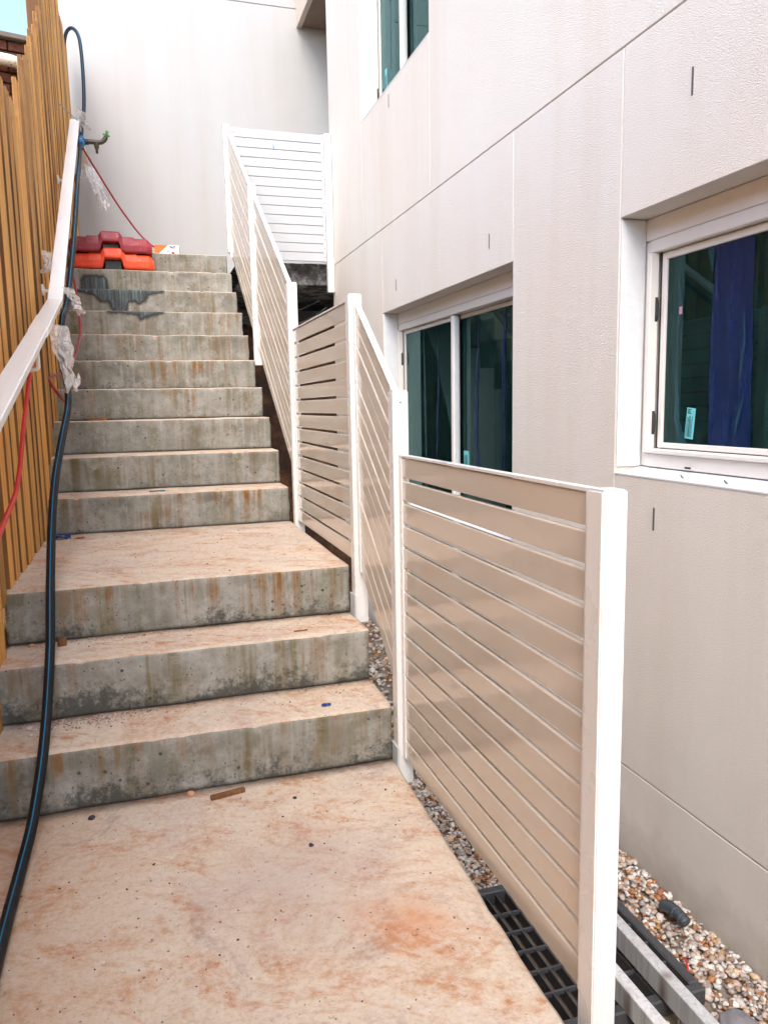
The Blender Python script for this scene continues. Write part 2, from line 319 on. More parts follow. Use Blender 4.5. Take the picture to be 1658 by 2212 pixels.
def catmull(pts, n=8):
    P = [Vector(p) for p in pts]; P = [P[0]*2-P[1]]+P+[P[-1]*2-P[-2]]; out = []
    for i in range(1, len(P)-2):
        for k in range(n):
            u = k/n; a, b, c, d = P[i-1:i+3]
            out.append(.5*((2*b)+(c-a)*u+(2*a-5*b+4*c-d)*u*u+(3*b-a-3*c+d)*u**3))
    out.append(P[-2]); return out
def tubem(pts, r, seg=10, n=8, stripes=False, smoothpath=True):
    path = catmull(pts, n) if smoothpath else [Vector(p) for p in pts]
    bm = bmesh.new(); lay = bm.verts.layers.float.new('stripe') if stripes else None
    rings = []; ref = None
    for i, p in enumerate(path):
        d = (path[min(i+1, len(path)-1)]-path[max(i-1, 0)]).normalized()
        if ref is None: ref = d.orthogonal().normalized()
        ref = (ref-d*ref.dot(d)).normalized(); b = d.cross(ref)
        ring = []
        for k in range(seg):
            a = 2*math.pi*k/seg; v = bm.verts.new(p+(ref*math.cos(a)+b*math.sin(a))*(r[i*len(r)//len(path)] if isinstance(r, list) else r))
            if lay: v[lay] = 1.0 if k % 10 == 0 else 0.0
            ring.append(v)
        rings.append(ring)
    for a, b in zip(rings, rings[1:]):
        for k in range(seg): bm.faces.new((a[k], a[(k+1) % seg], b[(k+1) % seg], b[k]))
    bm.faces.new(rings[0][::-1]); bm.faces.new(rings[-1])
    return bm
def tube(name, pts, r, mat, parent=None, seg=10, n=8, **k):
    return link(name, mesh(name, tubem(pts, r, seg, n, **k), True), mat, parent)
def lathem(prof, seg=16):       # (radius, z) along local z
    bm = bmesh.new(); rings = []
    for r, z in prof: rings.append([bm.verts.new((r*math.cos(2*math.pi*k/seg), r*math.sin(2*math.pi*k/seg), z)) for k in range(seg)])
    for a, b in zip(rings, rings[1:]):
        for k in range(seg): bm.faces.new((a[k], a[(k+1) % seg], b[(k+1) % seg], b[k]))
    bm.faces.new(rings[0][::-1]); bm.faces.new(rings[-1]); return bm

# ------------------------------------------------------------------ ground and gravel bed
bm = bmesh.new(); bmesh.ops.create_grid(bm, x_segments=2, y_segments=2, size=120)
struct(link('ground', mesh('ground', bm), 'ground', None, (0, 0, -.60)), 'bare earth around the building site')
struct(box('gravel_bed', (.70, 1.62, -2.5, 6.3, -.62, -.462), 'ground'), 'dirt bed under the pebbles beside the building')

# ------------------------------------------------------------------ lower slab and staircase
RISE, Y1, T1, Y4, T4 = .184, 2.2887, .2612, 4.0584, .2746
XL, XR = -.49, .72
fronts = [Y1+i*T1 for i in range(3)]+[Y4+i*T4 for i in range(10)]+[8.2]
def slabm(xl, xr0, xr1, y0, y1, zt, zb):
    # top sheet with a slightly ragged right edge and front/back, as a sweep along y
    bm = bmesh.new(); lay = bm.verts.layers.float.new('joint'); n = 90; rows = []
    for i in range(n+1):
        u = i/n; y = y0+(y1-y0)*u; xr = xr0+(xr1-xr0)*u+mnoise.noise(Vector((0, y*9, 3)))*.006+mnoise.noise(Vector((0, y*40, 8)))*.003
        prof = [(xl, zb), (xl, zt)]+[(xl+(xr-.03-xl)*k/14, zt) for k in range(1, 15)]+[(xr-.01, zt-.001), (xr-.003, zt-.006), (xr, zt-.014), (xr-.002, zb)]
        row = []
        for (x, z) in prof:
            if z > zt-.005: z += mnoise.noise(Vector((x*3, y*3, 1)))*.0025
            v = bm.verts.new((x, y, z)); v[lay] = max(0, 1-(y1-y)/.035); row.append(v)
        rows.append(row)
    for a, b in zip(rows, rows[1:]):
        for k in range(len(a)-1): bm.faces.new((a[k], b[k], b[k+1], a[k+1]))
    bm.faces.new(rows[0][::-1]); bm.faces.new(rows[-1])
    bmesh.ops.recalc_face_normals(bm, faces=bm.faces)
    return bm
sl = struct(link('lower_landing', mesh('lower_landing', slabm(-.62, .585, .728, -2.5, Y1+.004, 0, -.7), True), 'concrete_slab'), 'clay stained concrete slab at the foot of the stairs')
sl.color = (.3, .6, .5, 1)
stair = thing('concrete_staircase', (0, Y1, 0), 'weathered grey concrete staircase with a middle landing, climbing between timber fence and slatted panels', 'staircase')
DAMP = {12: [(-.400, -.02), (-.382, .10), (-.365, .132), (-.30, .136), (-.223, .134), (-.199, .092), (-.200, -.02)],
        11: [(-.52, .21), (-.52, .165), (-.36, .157), (-.302, .146), (-.245, .092), (-.215, .086), (-.199, .098), (-.185, .089), (-.163, .037), (-.15, -.02), (-.085, -.02), (-.070, .045), (-.052, .088), (-.02, .102), (.02, .085), (.062, .099), (.081, .147), (.19, .172), (.20, .21)],
        10: [(-.20, .21), (-.19, .172), (-.006, .158), (.013, .128), (.053, .128), (.079, .151), (.17, .172), (.17, .21)]}
def damp_at(seed, x, z):
    P_ = DAMP.get(seed)
    if not P_: return 0.0
    q = Vector((x+mnoise.noise(Vector((x*30, z*30, 1)))*.012, z+mnoise.noise(Vector((x*30, z*30, 5)))*.010)); inside = False; dm = 9
    for a, b in zip(P_, P_[1:]+P_[:1]):
        a, b = Vector(a), Vector(b); e = b-a; u = max(0, min(1, (q-a).dot(e)/e.length_squared)); dm = min(dm, (q-a-e*u).length)
        if (a.y > q.y) != (b.y > q.y) and q.x < (b.x-a.x)*(q.y-a.y)/(b.y-a.y)+a.x: inside = not inside
    dm = dm if inside else -dm
    return max(0, min(1, (dm+.022)/.048))
def stepm(depth, seed, last=False, ragged=1.0):
    prof = [(.014, -.20), (.012, -.001), (0, 0), (0, .010)] + [(0, .010+.0145*k) for k in range(1, 11)] + [(0, RISE-.013), (.003, RISE-.005), (.010, RISE-.001), (.022, RISE)]
    prof += [(depth*k, RISE) for k in (.2, .4, .6, .8)]+[(depth-.03, RISE), (depth+.004, RISE), (depth+.004, -.20)]
    n = 200 if seed in DAMP else 110; bm = bmesh.new(); lay = bm.verts.layers.float.new('joint'); dl = bm.verts.layers.float.new('damp'); rows = []
    for i in range(n+1):
        x = XL+(XR-XL)*i/n; row = []
        for j, (y, z) in enumerate(prof):
            e = 1.0 if 14 <= j <= 17 else .35
            nn = mnoise.noise(Vector((x*7, seed*3.1, z*7)))*.006+mnoise.noise(Vector((x*30, seed*5.3, z*25)))*.0026*e*ragged
            chip = max(0, mnoise.noise(Vector((x*16, seed*7.7, 0)))-.36)*.03*ragged if 14 <= j <= 17 else 0
            yy, zz = y, z
            if 2 <= j <= 17: yy += nn+chip*.6
            if 14 <= j <= 23: zz += mnoise.noise(Vector((x*5, y*5, seed)))*.003-chip*(.8 if j < 18 else 0)
            xx = x
            if i == n: xx += mnoise.noise(Vector((z*20, y*20, seed)))*.006
            v = bm.verts.new((xx, yy, zz)); v[lay] = 1.0 if j >= 23 else (.5 if j == 22 else 0); v[dl] = damp_at(seed, x, z) if j < 18 else (damp_at(seed, x, RISE)*.6 if seed != 12 and j < 19 else 0); row.append(v)
        rows.append(row)
    for a, b in zip(rows, rows[1:]):
        for k in range(len(a)-1): bm.faces.new((a[k], b[k], b[k+1], a[k+1]))
    bm.faces.new(rows[0]); bm.faces.new(rows[-1][::-1])
    bmesh.ops.recalc_face_normals(bm, faces=bm.faces)
    return bm
mould = [1.35, 1.8, 1.1, .55, .5, .4, .8, .8, .35, .2, .2, .2, .2]
rustv = [.8, .6, 1.0, 1.0, .35, .45, .7, 1.0, .5, .7, .5, .4, .5]
steps = []
for i in range(13):
    s = link('step', mesh('step', stepm(fronts[i+1]-fronts[i], i+1), True), 'concrete', stair, (0, fronts[i]-Y1, RISE*i))
    s.color = (mould[i], rustv[i], .5, 1); steps.append(s)
    for p in s.data.polygons: p.use_smooth = True
steps[2]['label'] = 'wide step forming the middle landing'; steps[12]['label'] = 'top step running back to the end wall'
# ------------------------------------------------------------------ rendered building on the right
XW = 1.56
bld = thing('apartment_building', (XW, 0, -.6), 'cream textured render building wall with scored joints and recessed windows on the right', 'building')
def wp(y0, y1, z0, z1, name='wall_panel', mat='render_wall', x0=0, x1=.14): return box(name, (x0, x1, y0, y1, z0+.6, z1+.6), mat, bld, .0025)
G = .0022
zA, zB = -.125, 2.302
W1, W2, W3 = (3.10, 4.99, .50, 1.766), (.70, 2.312, .914, 1.766), (4.09, 5.43, 3.115, 4.70)
wp(-2.5, 6.36, -.9, zA-G)
# middle band, split at the window edges
wp(-2.5, W2[0]-G, zA+G, zB-G)
wp(W2[0]+G, W2[1]-G, zA+G, W2[2]); wp(W2[0]+G, W2[1]-G, W2[3], zB-G)
wp(W2[1]+G, W1[0]-G, zA+G, zB-G)
wp(W1[0]+G, W1[1]-.001, zA+G, W1[2]); wp(W1[0]+G, W1[1]-.001, W1[3], zB-G)
wp(W1[1]+.001, 6.36, zA+G, zB-G)
# upper band round the high window
wp(-2.5, W3[0], zB+G, 8.5); wp(W3[1], 6.36, zB+G, 8.5); wp(W3[0]+.0005, W3[1]-.0005, zB+G, W3[2]); wp(W3[0]+.0005, W3[1]-.0005, W3[3], 8.5)
# backing behind the scored joints (solid strips, openings left free)
def bk(y0, y1, z0, z1): return box('wall_backing', (.008, .13, y0, y1, z0+.6, z1+.6), 'render_wall', bld)
for y0, y1, z0, z1 in ((-2.4, 6.3, zA-.03, zA+.03), (-2.4, 6.3, zB-.03, zB+.03), (W2[0]-.02, W2[0]+.02, zA+.04, W2[2]-.01), (W2[0]-.02, W2[0]+.02, W2[3]+.01, zB-.04)): bk(y0, y1, z0, z1)
for y, w_ in ((W2[1], W2), (W1[0], W1)):
    bk(y-.03, y+.03, w_[3]+.006, zB-.032); bk(y-.03, y+.03, zA+.032, w_[2]-.006)
    s = .004
    bk(y+.008 if y == W2[1] else y-.03, y+.03 if y == W2[1] else y-.008, w_[2]-.004, w_[3]+.004)
# weep slots cut as dark thin slots
for y, z0, z1 in ((1.973, 2.029, 2.106), (2.089, .742, .816), (3.339, 1.864, 1.931), (4.795, 2.988, 3.065), (4.706, 1.873, 1.943)):
    box('weep_slot', (-.0016, .01, y-.0035, y+.0035, z0+.6, z1+.6), 'screw_dark', bld)
# rooms behind the glass
def room(y0, y1, z0, z1):
    bm = boxm(.16, 2.6, y0-.25, y1+.25, z0-.25+.6, z1+.4+.6)
    bmesh.ops.reverse_faces(bm, faces=bm.faces)
    bmesh.ops.delete(bm, geom=[f for f in bm.faces if abs(f.calc_center_median().x-.16) < .001], context='FACES')
    link('room_interior', mesh('room_interior', bm), 'room_dark', bld)
for W in (W1, W2, W3): room(*W)
def window(W, label, split, sash_side, n3=False):
    y0, y1, z0, z1 = W; y0 += .001; y1 -= .001; z0 += .001; z1 -= .001; cz = .6
    win = link('window', None, None, bld); win['label'] = label
    def b(name, x0, x1, a, c, d, e, mat='frame_white', bev=.003): return box(name, (x0, x1, a, c, d+cz, e+cz), mat, win, bev)
    xo = .10
    # jamb, head and sill linings then outer frame
    b('head_trim', xo, xo+.03, y0, y1, z1-.072, z1)
    zt = z1-.0725
    b('frame', xo+.004, xo+.06, y1-.030, y1, z0+.02, zt-.001); b('frame', xo+.004, xo+.06, y0, y0+.030, z0+.02, zt-.001)
    b('frame', xo-.002, xo+.058, y0+.0305, y1-.0305, zt-.042, zt-.001)
    b('frame', xo-.004, xo+.062, y0+.0305, y1-.0305, z0+.02, z0+.066)
    b('frame', xo-.014, xo+.020, y1-.052, y1-.0305, z0+.067, zt-.043)
    b('frame', xo-.016, xo+.024, y0+.031, y1-.053, z0+.067, z0+.082)
    box('jamb_lining', (.003, xo-.001, y1-.0035, y1+.0005, z0+.02+cz, z1-.004+cz), 'reveal_white', win); box('jamb_lining', (.003, xo-.001, y0-.0005, y0+.0035, z0+.02+cz, z1-.004+cz), 'reveal_white', win)
    # sloping sill
    bm = bmesh.new(); hexa(bm, [(-.0015, y0, z0-.006+cz), (xo+.02, y0, z0-.02+cz), (xo+.02, y1, z0-.02+cz), (-.0015, y1, z0-.006+cz), (-.0015, y0, z0-.001+cz), (xo+.02, y0, z0+.019+cz), (xo+.02, y1, z0+.019+cz), (-.0015, y1, z0-.001+cz)])
    link('sill', mesh('sill', bm), 'reveal_white', win)
    # sash bars
    zb, ze = z0+.083, zt-.044
    xs = xo+.022
    b('sash', xs, xs+.022, y1-.085, y1-.062, zb+.001, ze-.001); b('sash', xs, xs+.022, split+.001, y1-.0855, ze-.024, ze-.001); b('sash', xs, xs+.022, split+.001, y1-.0855, zb+.001, zb+.02)
    b('gasket', xs+.004, xs+.012, y1-.0615, y1-.0525, zb, ze, 'frame_dark', 0)
    b('meeting_stile', xs-.02, xs+.022, split-.032, split, zb+.001, ze-.001); b('meeting_stile', xs-.012, xs+.012, split-.044, split-.0325, zb+.001, ze-.001, 'galv')
    b('sash', xs+.024, xs+.044, y0+.031, split-.03, ze-.022, ze-.001); b('sash', xs+.024, xs+.044, y0+.031, split-.03, zb+.001, zb+.018)
    for zz in (z1-.30, z0+.17): 
        bm = bmesh.new(); pr = [(-.04, 0), (-.028, .009), (0, .012), (.028, .009), (.04, 0)]
        vs_ = [[bm.verts.new((x_, y1-.0528-q*.7, zz+p_+cz)) for p_, q in pr] for x_ in (xs-.016, xs-.006)]
        bm.faces.new(vs_[0]); bm.faces.new(vs_[1][::-1])
        for k in range(5): bm.faces.new((vs_[0][k], vs_[1][k], vs_[1][(k+1) % 5], vs_[0][(k+1) % 5]))
        bmesh.ops.recalc_face_normals(bm, faces=bm.faces); link('latch', mesh('latch', bm), 'frame_dark', win)
    b('pane', xs+.009, xs+.013, split-.004, y1-.084, zb+.015, ze-.02, 'tinted_glass', 0)
    b('pane', xs+.033, xs+.037, y0+.0315, split-.02, zb+.014, ze-.018, 'tinted_glass', 0)
    return win, xs, zb, ze
def strip(win, name, pts, mat, x):   # crumpled film strip: pts = list of (y, z, half width)
    bm = bmesh.new(); rows = []; path = []
    for (a, b_) in zip(pts, pts[1:]):
        for k in range(6): path.append([a[j]+(b_[j]-a[j])*k/6 for j in range(3)])
    path.append(list(pts[-1]))
    for i, (y, z, hw) in enumerate(path):
        q = mnoise.noise(Vector((y*9, z*14, 2)))*min(hw*.8, .006)
        rows.append([bm.verts.new((x-.001-.004*abs(mnoise.noise(Vector((k*3.1, z*18, y*5))))*min(1, hw/.02), y+q+hw*(k/3-1), z+.6)) for k in range(7)])
    for a, b_ in zip(rows, rows[1:]):
        for k in range(6): bm.faces.new((a[k], a[k+1], b_[k+1], b_[k]))
    return link(name, mesh(name, bm, True), mat, win)
def label_sticker(win, y0, y1, z0, z1, x, rot=.08, full=True):
    e = link('label_sticker', mesh('label_sticker', boxm(-.0009, 0, -(y1-y0)/2, (y1-y0)/2, -(z1-z0)/2, (z1-z0)/2)), 'sticker', win, (x-.0005, (y0+y1)/2, (z0+z1)/2+.6), (rot, 0, 0))
    bm = bmesh.new(); w_, h_ = (y1-y0), (z1-z0)
    rr = random.Random(3)
    if full:
        for k, (a, c) in enumerate(((.12, .42), (.12, .30), (.12, .45))): boxm(-.0016, -.0011, w_*(.5-a-c+.02), w_*(.5-a), h_*(.44-k*.055)-.0014, h_*(.44-k*.055)+.0014, bm=bm)
    for k in range(5):
        yc = w_*(.36-k*.145); z = -h_*.44
        while z < h_*(.12+.1*rr.random()):
            l = h_*rr.uniform(.015, .05); boxm(-.0016, -.0011, yc-w_*.035*(1.5 if k == 2 else .8), yc+w_*.035*(1.5 if k == 2 else .8), z, z+l, bm=bm); z += l+h_*rr.uniform(.006, .016)
    link('printed_lines', mesh('printed_lines', bm), 'print_black', win, tuple(e.location), tuple(e.rotation_euler)); return e
w2, xs, zb, ze = window(W2, 'recessed sliding window nearest the camera, blue film on its glass', 1.42, 1)
xg = xs+.0085
strip(w2, 'protective_film', [(1.925, ze-.02, .078), (1.925, 1.4, .085), (1.915, zb+.017, .09)], 'blue_film', xg)
strip(w2, 'film_curl', [(2.165, 1.56, .004), (2.16, 1.47, .011), (2.165, 1.40, .005), (2.165, 1.25, .008), (2.16, 1.10, .012), (2.12, zb+.02, .02)], 'teal_film', xg)
strip(w2, 'film_curl', [(2.035, ze-.02, .03), (2.02, 1.62, .015), (2.012, 1.55, .004)], 'teal_film', xg-.001)
strip(w2, 'film_crease', [(1.87, 1.42, .002), (1.865, 1.33, .004), (1.875, 1.22, .002)], 'teal_film', xg-.006)
strip(w2, 'film_crease', [(1.86, 1.16, .002), (1.88, 1.10, .008), (1.885, 1.06, .002)], 'teal_film', xg-.006)
strip(w2, 'film_crease', [(1.80, 1.07, .006), (1.87, 1.063, .004), (1.90, 1.06, .003)], 'teal_film', xg-.006)
label_sticker(w2, 2.072, 2.112, 1.035, 1.135, xg, .10)
box('tape_mark', (xg-.003, xg-.001, 2.148, 2.162, 1.438+.6, 1.462+.6), 'pink_tape', w2)
for y_ in (1.99, 1.80): link('loose_screw', mesh('loose_screw', tubem([(-.0, 0, 0), (.004, .012, .004), (.006, .02, .008)], .0022, 6, 2)), 'screw_dark', w2, (.03, y_, W2[2]+.005+.6))
box('drain_slot', (.0845, .088, 2.03, 2.055, W2[2]+.628, W2[2]+.634), 'print_black', w2)
w1, xs, zb, ze = window(W1, 'recessed sliding window behind the slatted panels, two dark panes', 4.06, 1)
xg = xs+.0085
strip(w1, 'film_curl', [(4.57, ze-.03, .006), (4.56, 1.4, .012), (4.55, 1.1, .018), (4.545, .8, .012), (4.54, zb+.03, .02)], 'teal_film', xg)
strip(w1, 'film_curl', [(4.33, ze-.06, .004), (4.32, 1.35, .010), (4.34, 1.1, .012), (4.36, .8, .008)], 'blue_film', xg)
xg2 = xs+.0325
strip(w1, 'film_curl', [(3.80, ze-.06, .004), (3.81, 1.35, .016), (3.835, 1.1, .022), (3.81, .85, .018), (3.80, .70, .010)], 'blue_film', xg2)
strip(w1, 'film_curl', [(3.475, ze-.03, .005), (3.50, 1.45, .022), (3.50, 1.2, .016), (3.49, 1.0, .010), (3.51, .7, .02)], 'blue_film', xg2)
strip(w1, 'film_curl', [(3.60, 1.4, .002), (3.60, 1.0, .005), (3.58, .75, .006)], 'teal_film', xg2)
label_sticker(w1, 3.93, 4.0, .815, .90, xg2, -.03, False)
w3, xs, zb, ze = window(W3, 'tall upper window with pale teal panes, cut by the top of the photo', 4.87, 1)
xg = xs+.0085
label_sticker(w3, 5.22, 5.26, 3.27, 3.40, xg, 0, False); label_sticker(w3, 4.44, 4.48, 3.42, 3.56, xs+.0325, 0, False)
strip(w3, 'film_curl', [(5.13, 4.4, .010), (5.13, 3.9, .012), (5.14, 3.5, .014), (5.14, 3.35, .012)], 'teal_film', xg)

# ------------------------------------------------------------------ end wall, soffit and void below the gate
YB = 8.2
ew = thing('end_wall', (.9, YB, 0), 'plain white rendered wall closing the top of the stairs', 'wall')
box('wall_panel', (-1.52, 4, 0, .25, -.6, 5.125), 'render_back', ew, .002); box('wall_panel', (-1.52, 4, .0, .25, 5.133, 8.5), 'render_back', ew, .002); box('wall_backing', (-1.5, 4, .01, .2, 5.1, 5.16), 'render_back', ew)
bs = thing('balcony_slab', (1.70, 6.42, 4.95), 'beige edged balcony slab with brown underside at the top corner of the white wall', 'balcony')
box('fascia', (0, .05, 0, 1.775, 0, .34), 'fascia', bs, .004); box('soffit', (.0505, 2.0, 0, 1.775, .012, .30), 'soffit_brown', bs, .004)
# suspended slab edge behind the gate + earth below
bm = bmesh.new(); n = 40; rows = []
for i in range(n+1):
    x = .80+(2.6-.80)*i/n; row = []
    for j in range(11):
        z = 2.165+(2.335-2.165)*j/10; row.append(bm.verts.new((x, 6.47+mnoise.noise(Vector((x*9, 0, z*14)))*.035-(.012 if j > 7 else 0), z+(mnoise.noise(Vector((x*12, 3, 0)))*.012 if j in (0, 10) else 0))))
    row.append(bm.verts.new((x, 8.19, 2.335))); row.insert(0, bm.verts.new((x, 8.19, 2.165))); rows.append(row)
for a, b in zip(rows, rows[1:]):
    for k in range(len(a)-1): bm.faces.new((a[k], b[k], b[k+1], a[k+1]))
bmesh.ops.recalc_face_normals(bm, faces=bm.faces)
tag(link('walkway_slab', mesh('walkway_slab', bm, True), 'rough_concrete'), 'rough broken concrete slab edge showing beneath the white gate', 'slab')
bm = bmesh.new(); nx, ny = 40, 46; gr = []
for i in range(nx+1):
    for j in range(ny+1):
        x = .735+(2.9-.735)*i/nx; y = 5.2+(8.19-5.2)*j/ny; u = min(1, max(0, (y-5.6)/1.6))
        z = -.5+2.4*u*u*(3-2*u)+mnoise.fractal(Vector((x*2.2, y*2.2, 0)), .8, 2, 5)*.12*min(1, u*4+.1); gr.append(bm.verts.new((x, y, min(z, 2.1))))
for i in range(nx):
    for j in range(ny):
        a = i*(ny+1)+j; bm.faces.new((gr[a], gr[a+ny+1], gr[a+ny+2], gr[a+1]))
struct(link('earth_bank', mesh('earth_bank', bm, True), 'soil'), 'orange clay bank in the dark void below the gate')
for k, pts in enumerate(([(1.5, 6.6, 2.06), (1.3, 6.7, 1.98), (1.0, 6.75, 1.97), (.82, 6.8, 1.9)], [(1.55, 6.55, 2.0), (1.4, 6.6, 1.9), (1.2, 6.65, 1.84), (1.0, 6.7, 1.82)])):
    tag(tube('loose_cable', pts, .009, 'black_plastic', None, 6, 6), ['black cable sagging just under the slab edge below the gate', 'lower black cable hanging in the void below the gate'][k], 'cable', 'cables in the void')

# ------------------------------------------------------------------ white slatted panels
XF = .727; PX0, PX1 = XF+.019, XF+.032
def post(name, y, zb, zt, label, x=XF, s=.05, y1=None):
    o = thing(name, (x, y, zb), label, 'post', 'white posts of the slatted fence'); h = zt-zb; th = .0025
    box('tube_wall', (0, s, 0, s, 0, h-.001), 'post_white', o, .0025, 2)
    bm = boxm(.004, s-.004, .004, s-.004, h-.0005, h+.0012, bm=None); link('post_cap', mesh('post_cap', bm), 'galv', o)
    if y > 1.5: link('screw', mesh('screw', boxm(s/2-.0025, s/2+.0025, -.0012, .001, h-.038, h-.033)), 'screw_dark', o)
    return o
post('fence_post', 1.110, -.55, 1.012, 'thick white end post of the nearest slatted panel, closest to the camera')
post('fence_post', 2.245, -.07, 1.205, 'white post between the level near panel and the short raked panel')
post('fence_post', 2.742, .34, 1.562, 'white post at the front corner of the middle landing')
post('fence_post', 3.935, .50, 1.785, 'white post at the back of the middle landing, where the upper flight begins')
post('fence_post', 5.19, 1.44, 2.590, 'white post halfway up the long raked panel run')
post('fence_post', 6.45, 2.40, 3.375, 'white top post of the raked panels, at the head of the stairs')
post('fence_post', 6.285, 2.085, 3.315, 'white post of the gate against the building corner', 1.503, .052)
def panel(name, label, y0, y1, ztop0, ztop1, n=14, height=.976, stile=.026, cat='fence panel'):
    """slatted panel in the plane x=PX0..PX1 between y0 (near) and y1 (far); tops ztop0 / ztop1"""
    o = thing(name, (PX0, y0, ztop0-height), label, cat, 'white slatted aluminium panels beside the stairs')
    L = y1-y0; k = (ztop1-ztop0)/L; per = (height+.009)/n; sh = per-.0105; T = PX1-PX0
    ya, yb = stile*.35, L-stile*.35
    prof = [(0, .0016), (0, sh-.0035), (.0007, sh-.0018), (.0018, sh-.0007), (.0035, sh), (T-.002, sh), (T, sh-.002), (T, .0016), (T-.0016, 0), (.0016, 0)]
    bm = bmesh.new(); ends = [[bm.verts.new((px, yy, k*yy+pz)) for px, pz in prof] for yy in (ya, yb)]
    for q in range(len(prof)): bm.faces.new((ends[0][q], ends[0][(q+1) % len(prof)], ends[1][(q+1) % len(prof)], ends[1][q]))
    bm.faces.new(ends[0][::-1]); bm.faces.new(ends[1]); bmesh.ops.recalc_face_normals(bm, faces=bm.faces)
    sm = mesh('slat', bm); sm.materials.append(M['bounce_tan_coat'])
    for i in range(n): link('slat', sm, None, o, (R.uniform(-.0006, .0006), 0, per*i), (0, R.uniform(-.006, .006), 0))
    for (a, b) in ((0, stile), (L-stile, L)):
        bm = bmesh.new(); e = .004; hexa(bm, [(-e, a, k*a-.001), (T+e, a, k*a-.001), (T+e, b, k*b-.001), (-e, b, k*b-.001), (-e, a, k*a+height), (T+e, a, k*a+height), (T+e, b, k*b+height), (-e, b, k*b+height)])
        # hollow the channel: leave as thin side cheeks so the slat gaps read through
        bmesh.ops.bevel(bm, geom=bm.edges[:], offset=.001, segments=1, affect='EDGES'); link('side_channel', mesh('side_channel', bm), 'post_white', o)
    bm = bmesh.new()
    for i in range(n):
        zc = per*i+sh/2
        for (yc, d) in ((-.001, 1),): boxm(T/2-.002, T/2+.002, yc-.0008, yc+.0008, k*yc+zc-.002, k*yc+zc+.002, bm=bm)
    sc = link('screws', mesh('screws', bm), 'screw_dark', o)
    # capping strip along the top
    bm = bmesh.new(); e = .004; zt = height+.0015; hexa(bm, [(-e, 0, zt), (T+e, 0, zt), (T+e, L, k*L+zt), (-e, L, k*L+zt), (-e, 0, zt+.006), (T+e, 0, zt+.006), (T+e, L, k*L+zt+.006), (-e, L, k*L+zt+.006)])
    link('top_capping', mesh('top_capping', bm), 'post_white', o)
    return o
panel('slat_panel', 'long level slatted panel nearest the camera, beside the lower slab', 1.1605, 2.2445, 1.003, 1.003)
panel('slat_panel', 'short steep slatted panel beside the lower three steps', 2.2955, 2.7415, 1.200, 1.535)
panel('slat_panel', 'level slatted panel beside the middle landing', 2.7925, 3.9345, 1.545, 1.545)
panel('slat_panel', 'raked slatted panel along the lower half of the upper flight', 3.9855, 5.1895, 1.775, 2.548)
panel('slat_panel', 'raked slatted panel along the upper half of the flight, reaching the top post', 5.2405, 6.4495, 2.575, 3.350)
# gate across the walkway
gt = thing('slatted_gate', (.775, 6.31, 2.33), 'white horizontal slatted gate across the walkway at the top, against the building', 'gate')
n = 14; Hh = .976; per = (Hh+.006)/n; Lg = 1.502-.775
sm = mesh('slat', boxm(.01, Lg-.01, 0, .018, 0, per-.0068, .0016, 2)); sm.materials.append(M['gate_white'])
for i in range(n): link('slat', sm, None, gt, (0, R.uniform(-.0006, .0006), per*i))
for a in (0, Lg-.026): box('side_channel', (a, a+.025, -.004, .022, -.002, Hh+.004), 'gate_white', gt, .001)
bm = bmesh.new()
for i in range(n):
    for x in (.0125, Lg-.0135): boxm(x-.003, x+.003, -.0052, -.0035, per*i+.029, per*i+.035, bm=bm)
link('screws', mesh('screws', bm), 'screw_dark', gt)
box('blue_sticker', (.318, .325, -.0012, .0005, .835, .875), 'blue_plastic', gt); 
# light blue steel cleats where the posts are fixed to the slab edge
for k, (y, z, h, lb) in enumerate(((2.245, -.12, .18, 'near post at the foot of the stairs'), (2.742, .25, .20, 'post at the landing corner'), (3.94, .43, .12, 'post at the back of the landing'))):
    o = box('fixing_cleat', (.7215, .7268, -.01, .06, 0, h), 'galv', None, .001, 1, (0, y, z)); tag(o, 'pale steel fixing plate under the '+lb, 'fixing plate', 'post fixing plates')

# ------------------------------------------------------------------ timber fence on the left
XT = -.478
tf = thing('timber_fence', (XT, 2.0, 0), 'tall orange treated pine paling fence with uneven tops along the left of the stairs', 'fence')
def ftop(y): return 2.51 if y < 4.08 else min(2.63+.69*(y-4.1), 4.47)
def fbot(y):
    if y < Y1: return .02
    for i in range(12, -1, -1):
        if y+.05 >= fronts[i]: return RISE*(i+1)-.03
    return .02
pal = {}
def paling(y, wd, th, z0, z1, x, slant):
    bm = bmesh.new(); h = z1-z0
    a = [(0, 0, 0), (th, 0, 0), (th, wd, 0), (0, wd, 0), (0, 0, h), (th, 0, h), (th, wd, h+slant), (0, wd, h+slant)]
    hexa(bm, a); bmesh.ops.bevel(bm, geom=bm.edges[:], offset=.0015, segments=1, affect='EDGES')
    return link('paling', mesh('paling', bm), 'pine', tf, (x-XT-th, y-2.0, z0), (R.uniform(-.004, .004), R.uniform(-.003, .003), R.uniform(-.02, .02)))
y = -2.4
while y < 8.1:
    wd = R.uniform(.082, .108); gap = R.uniform(.034, .062); yc = y+wd/2
    paling(y, wd, R.uniform(.016, .021), fbot(yc)+R.uniform(-.012, .008), ftop(yc)+R.uniform(-.02, .03), XT+R.uniform(-.003, .006), R.uniform(0, .012))
    y += wd+gap
y = -2.46
while y < 8.1:
    wd = R.uniform(.10, .14); paling(y, wd, .018, fbot(y+wd/2)-.05, ftop(y+wd/2)-(.40 if y > 3.95 else .06)+R.uniform(-.05, .0), XT-.075, 0); y += wd+R.uniform(.012, .03)
    if 5.80 < y < 6.12: y = 6.12
for z in (.35, 1.2, 2.2): box('fence_rail', (-.052, -.022, -4.4, 2.1, z, z+.07), 'pine', tf, .002)
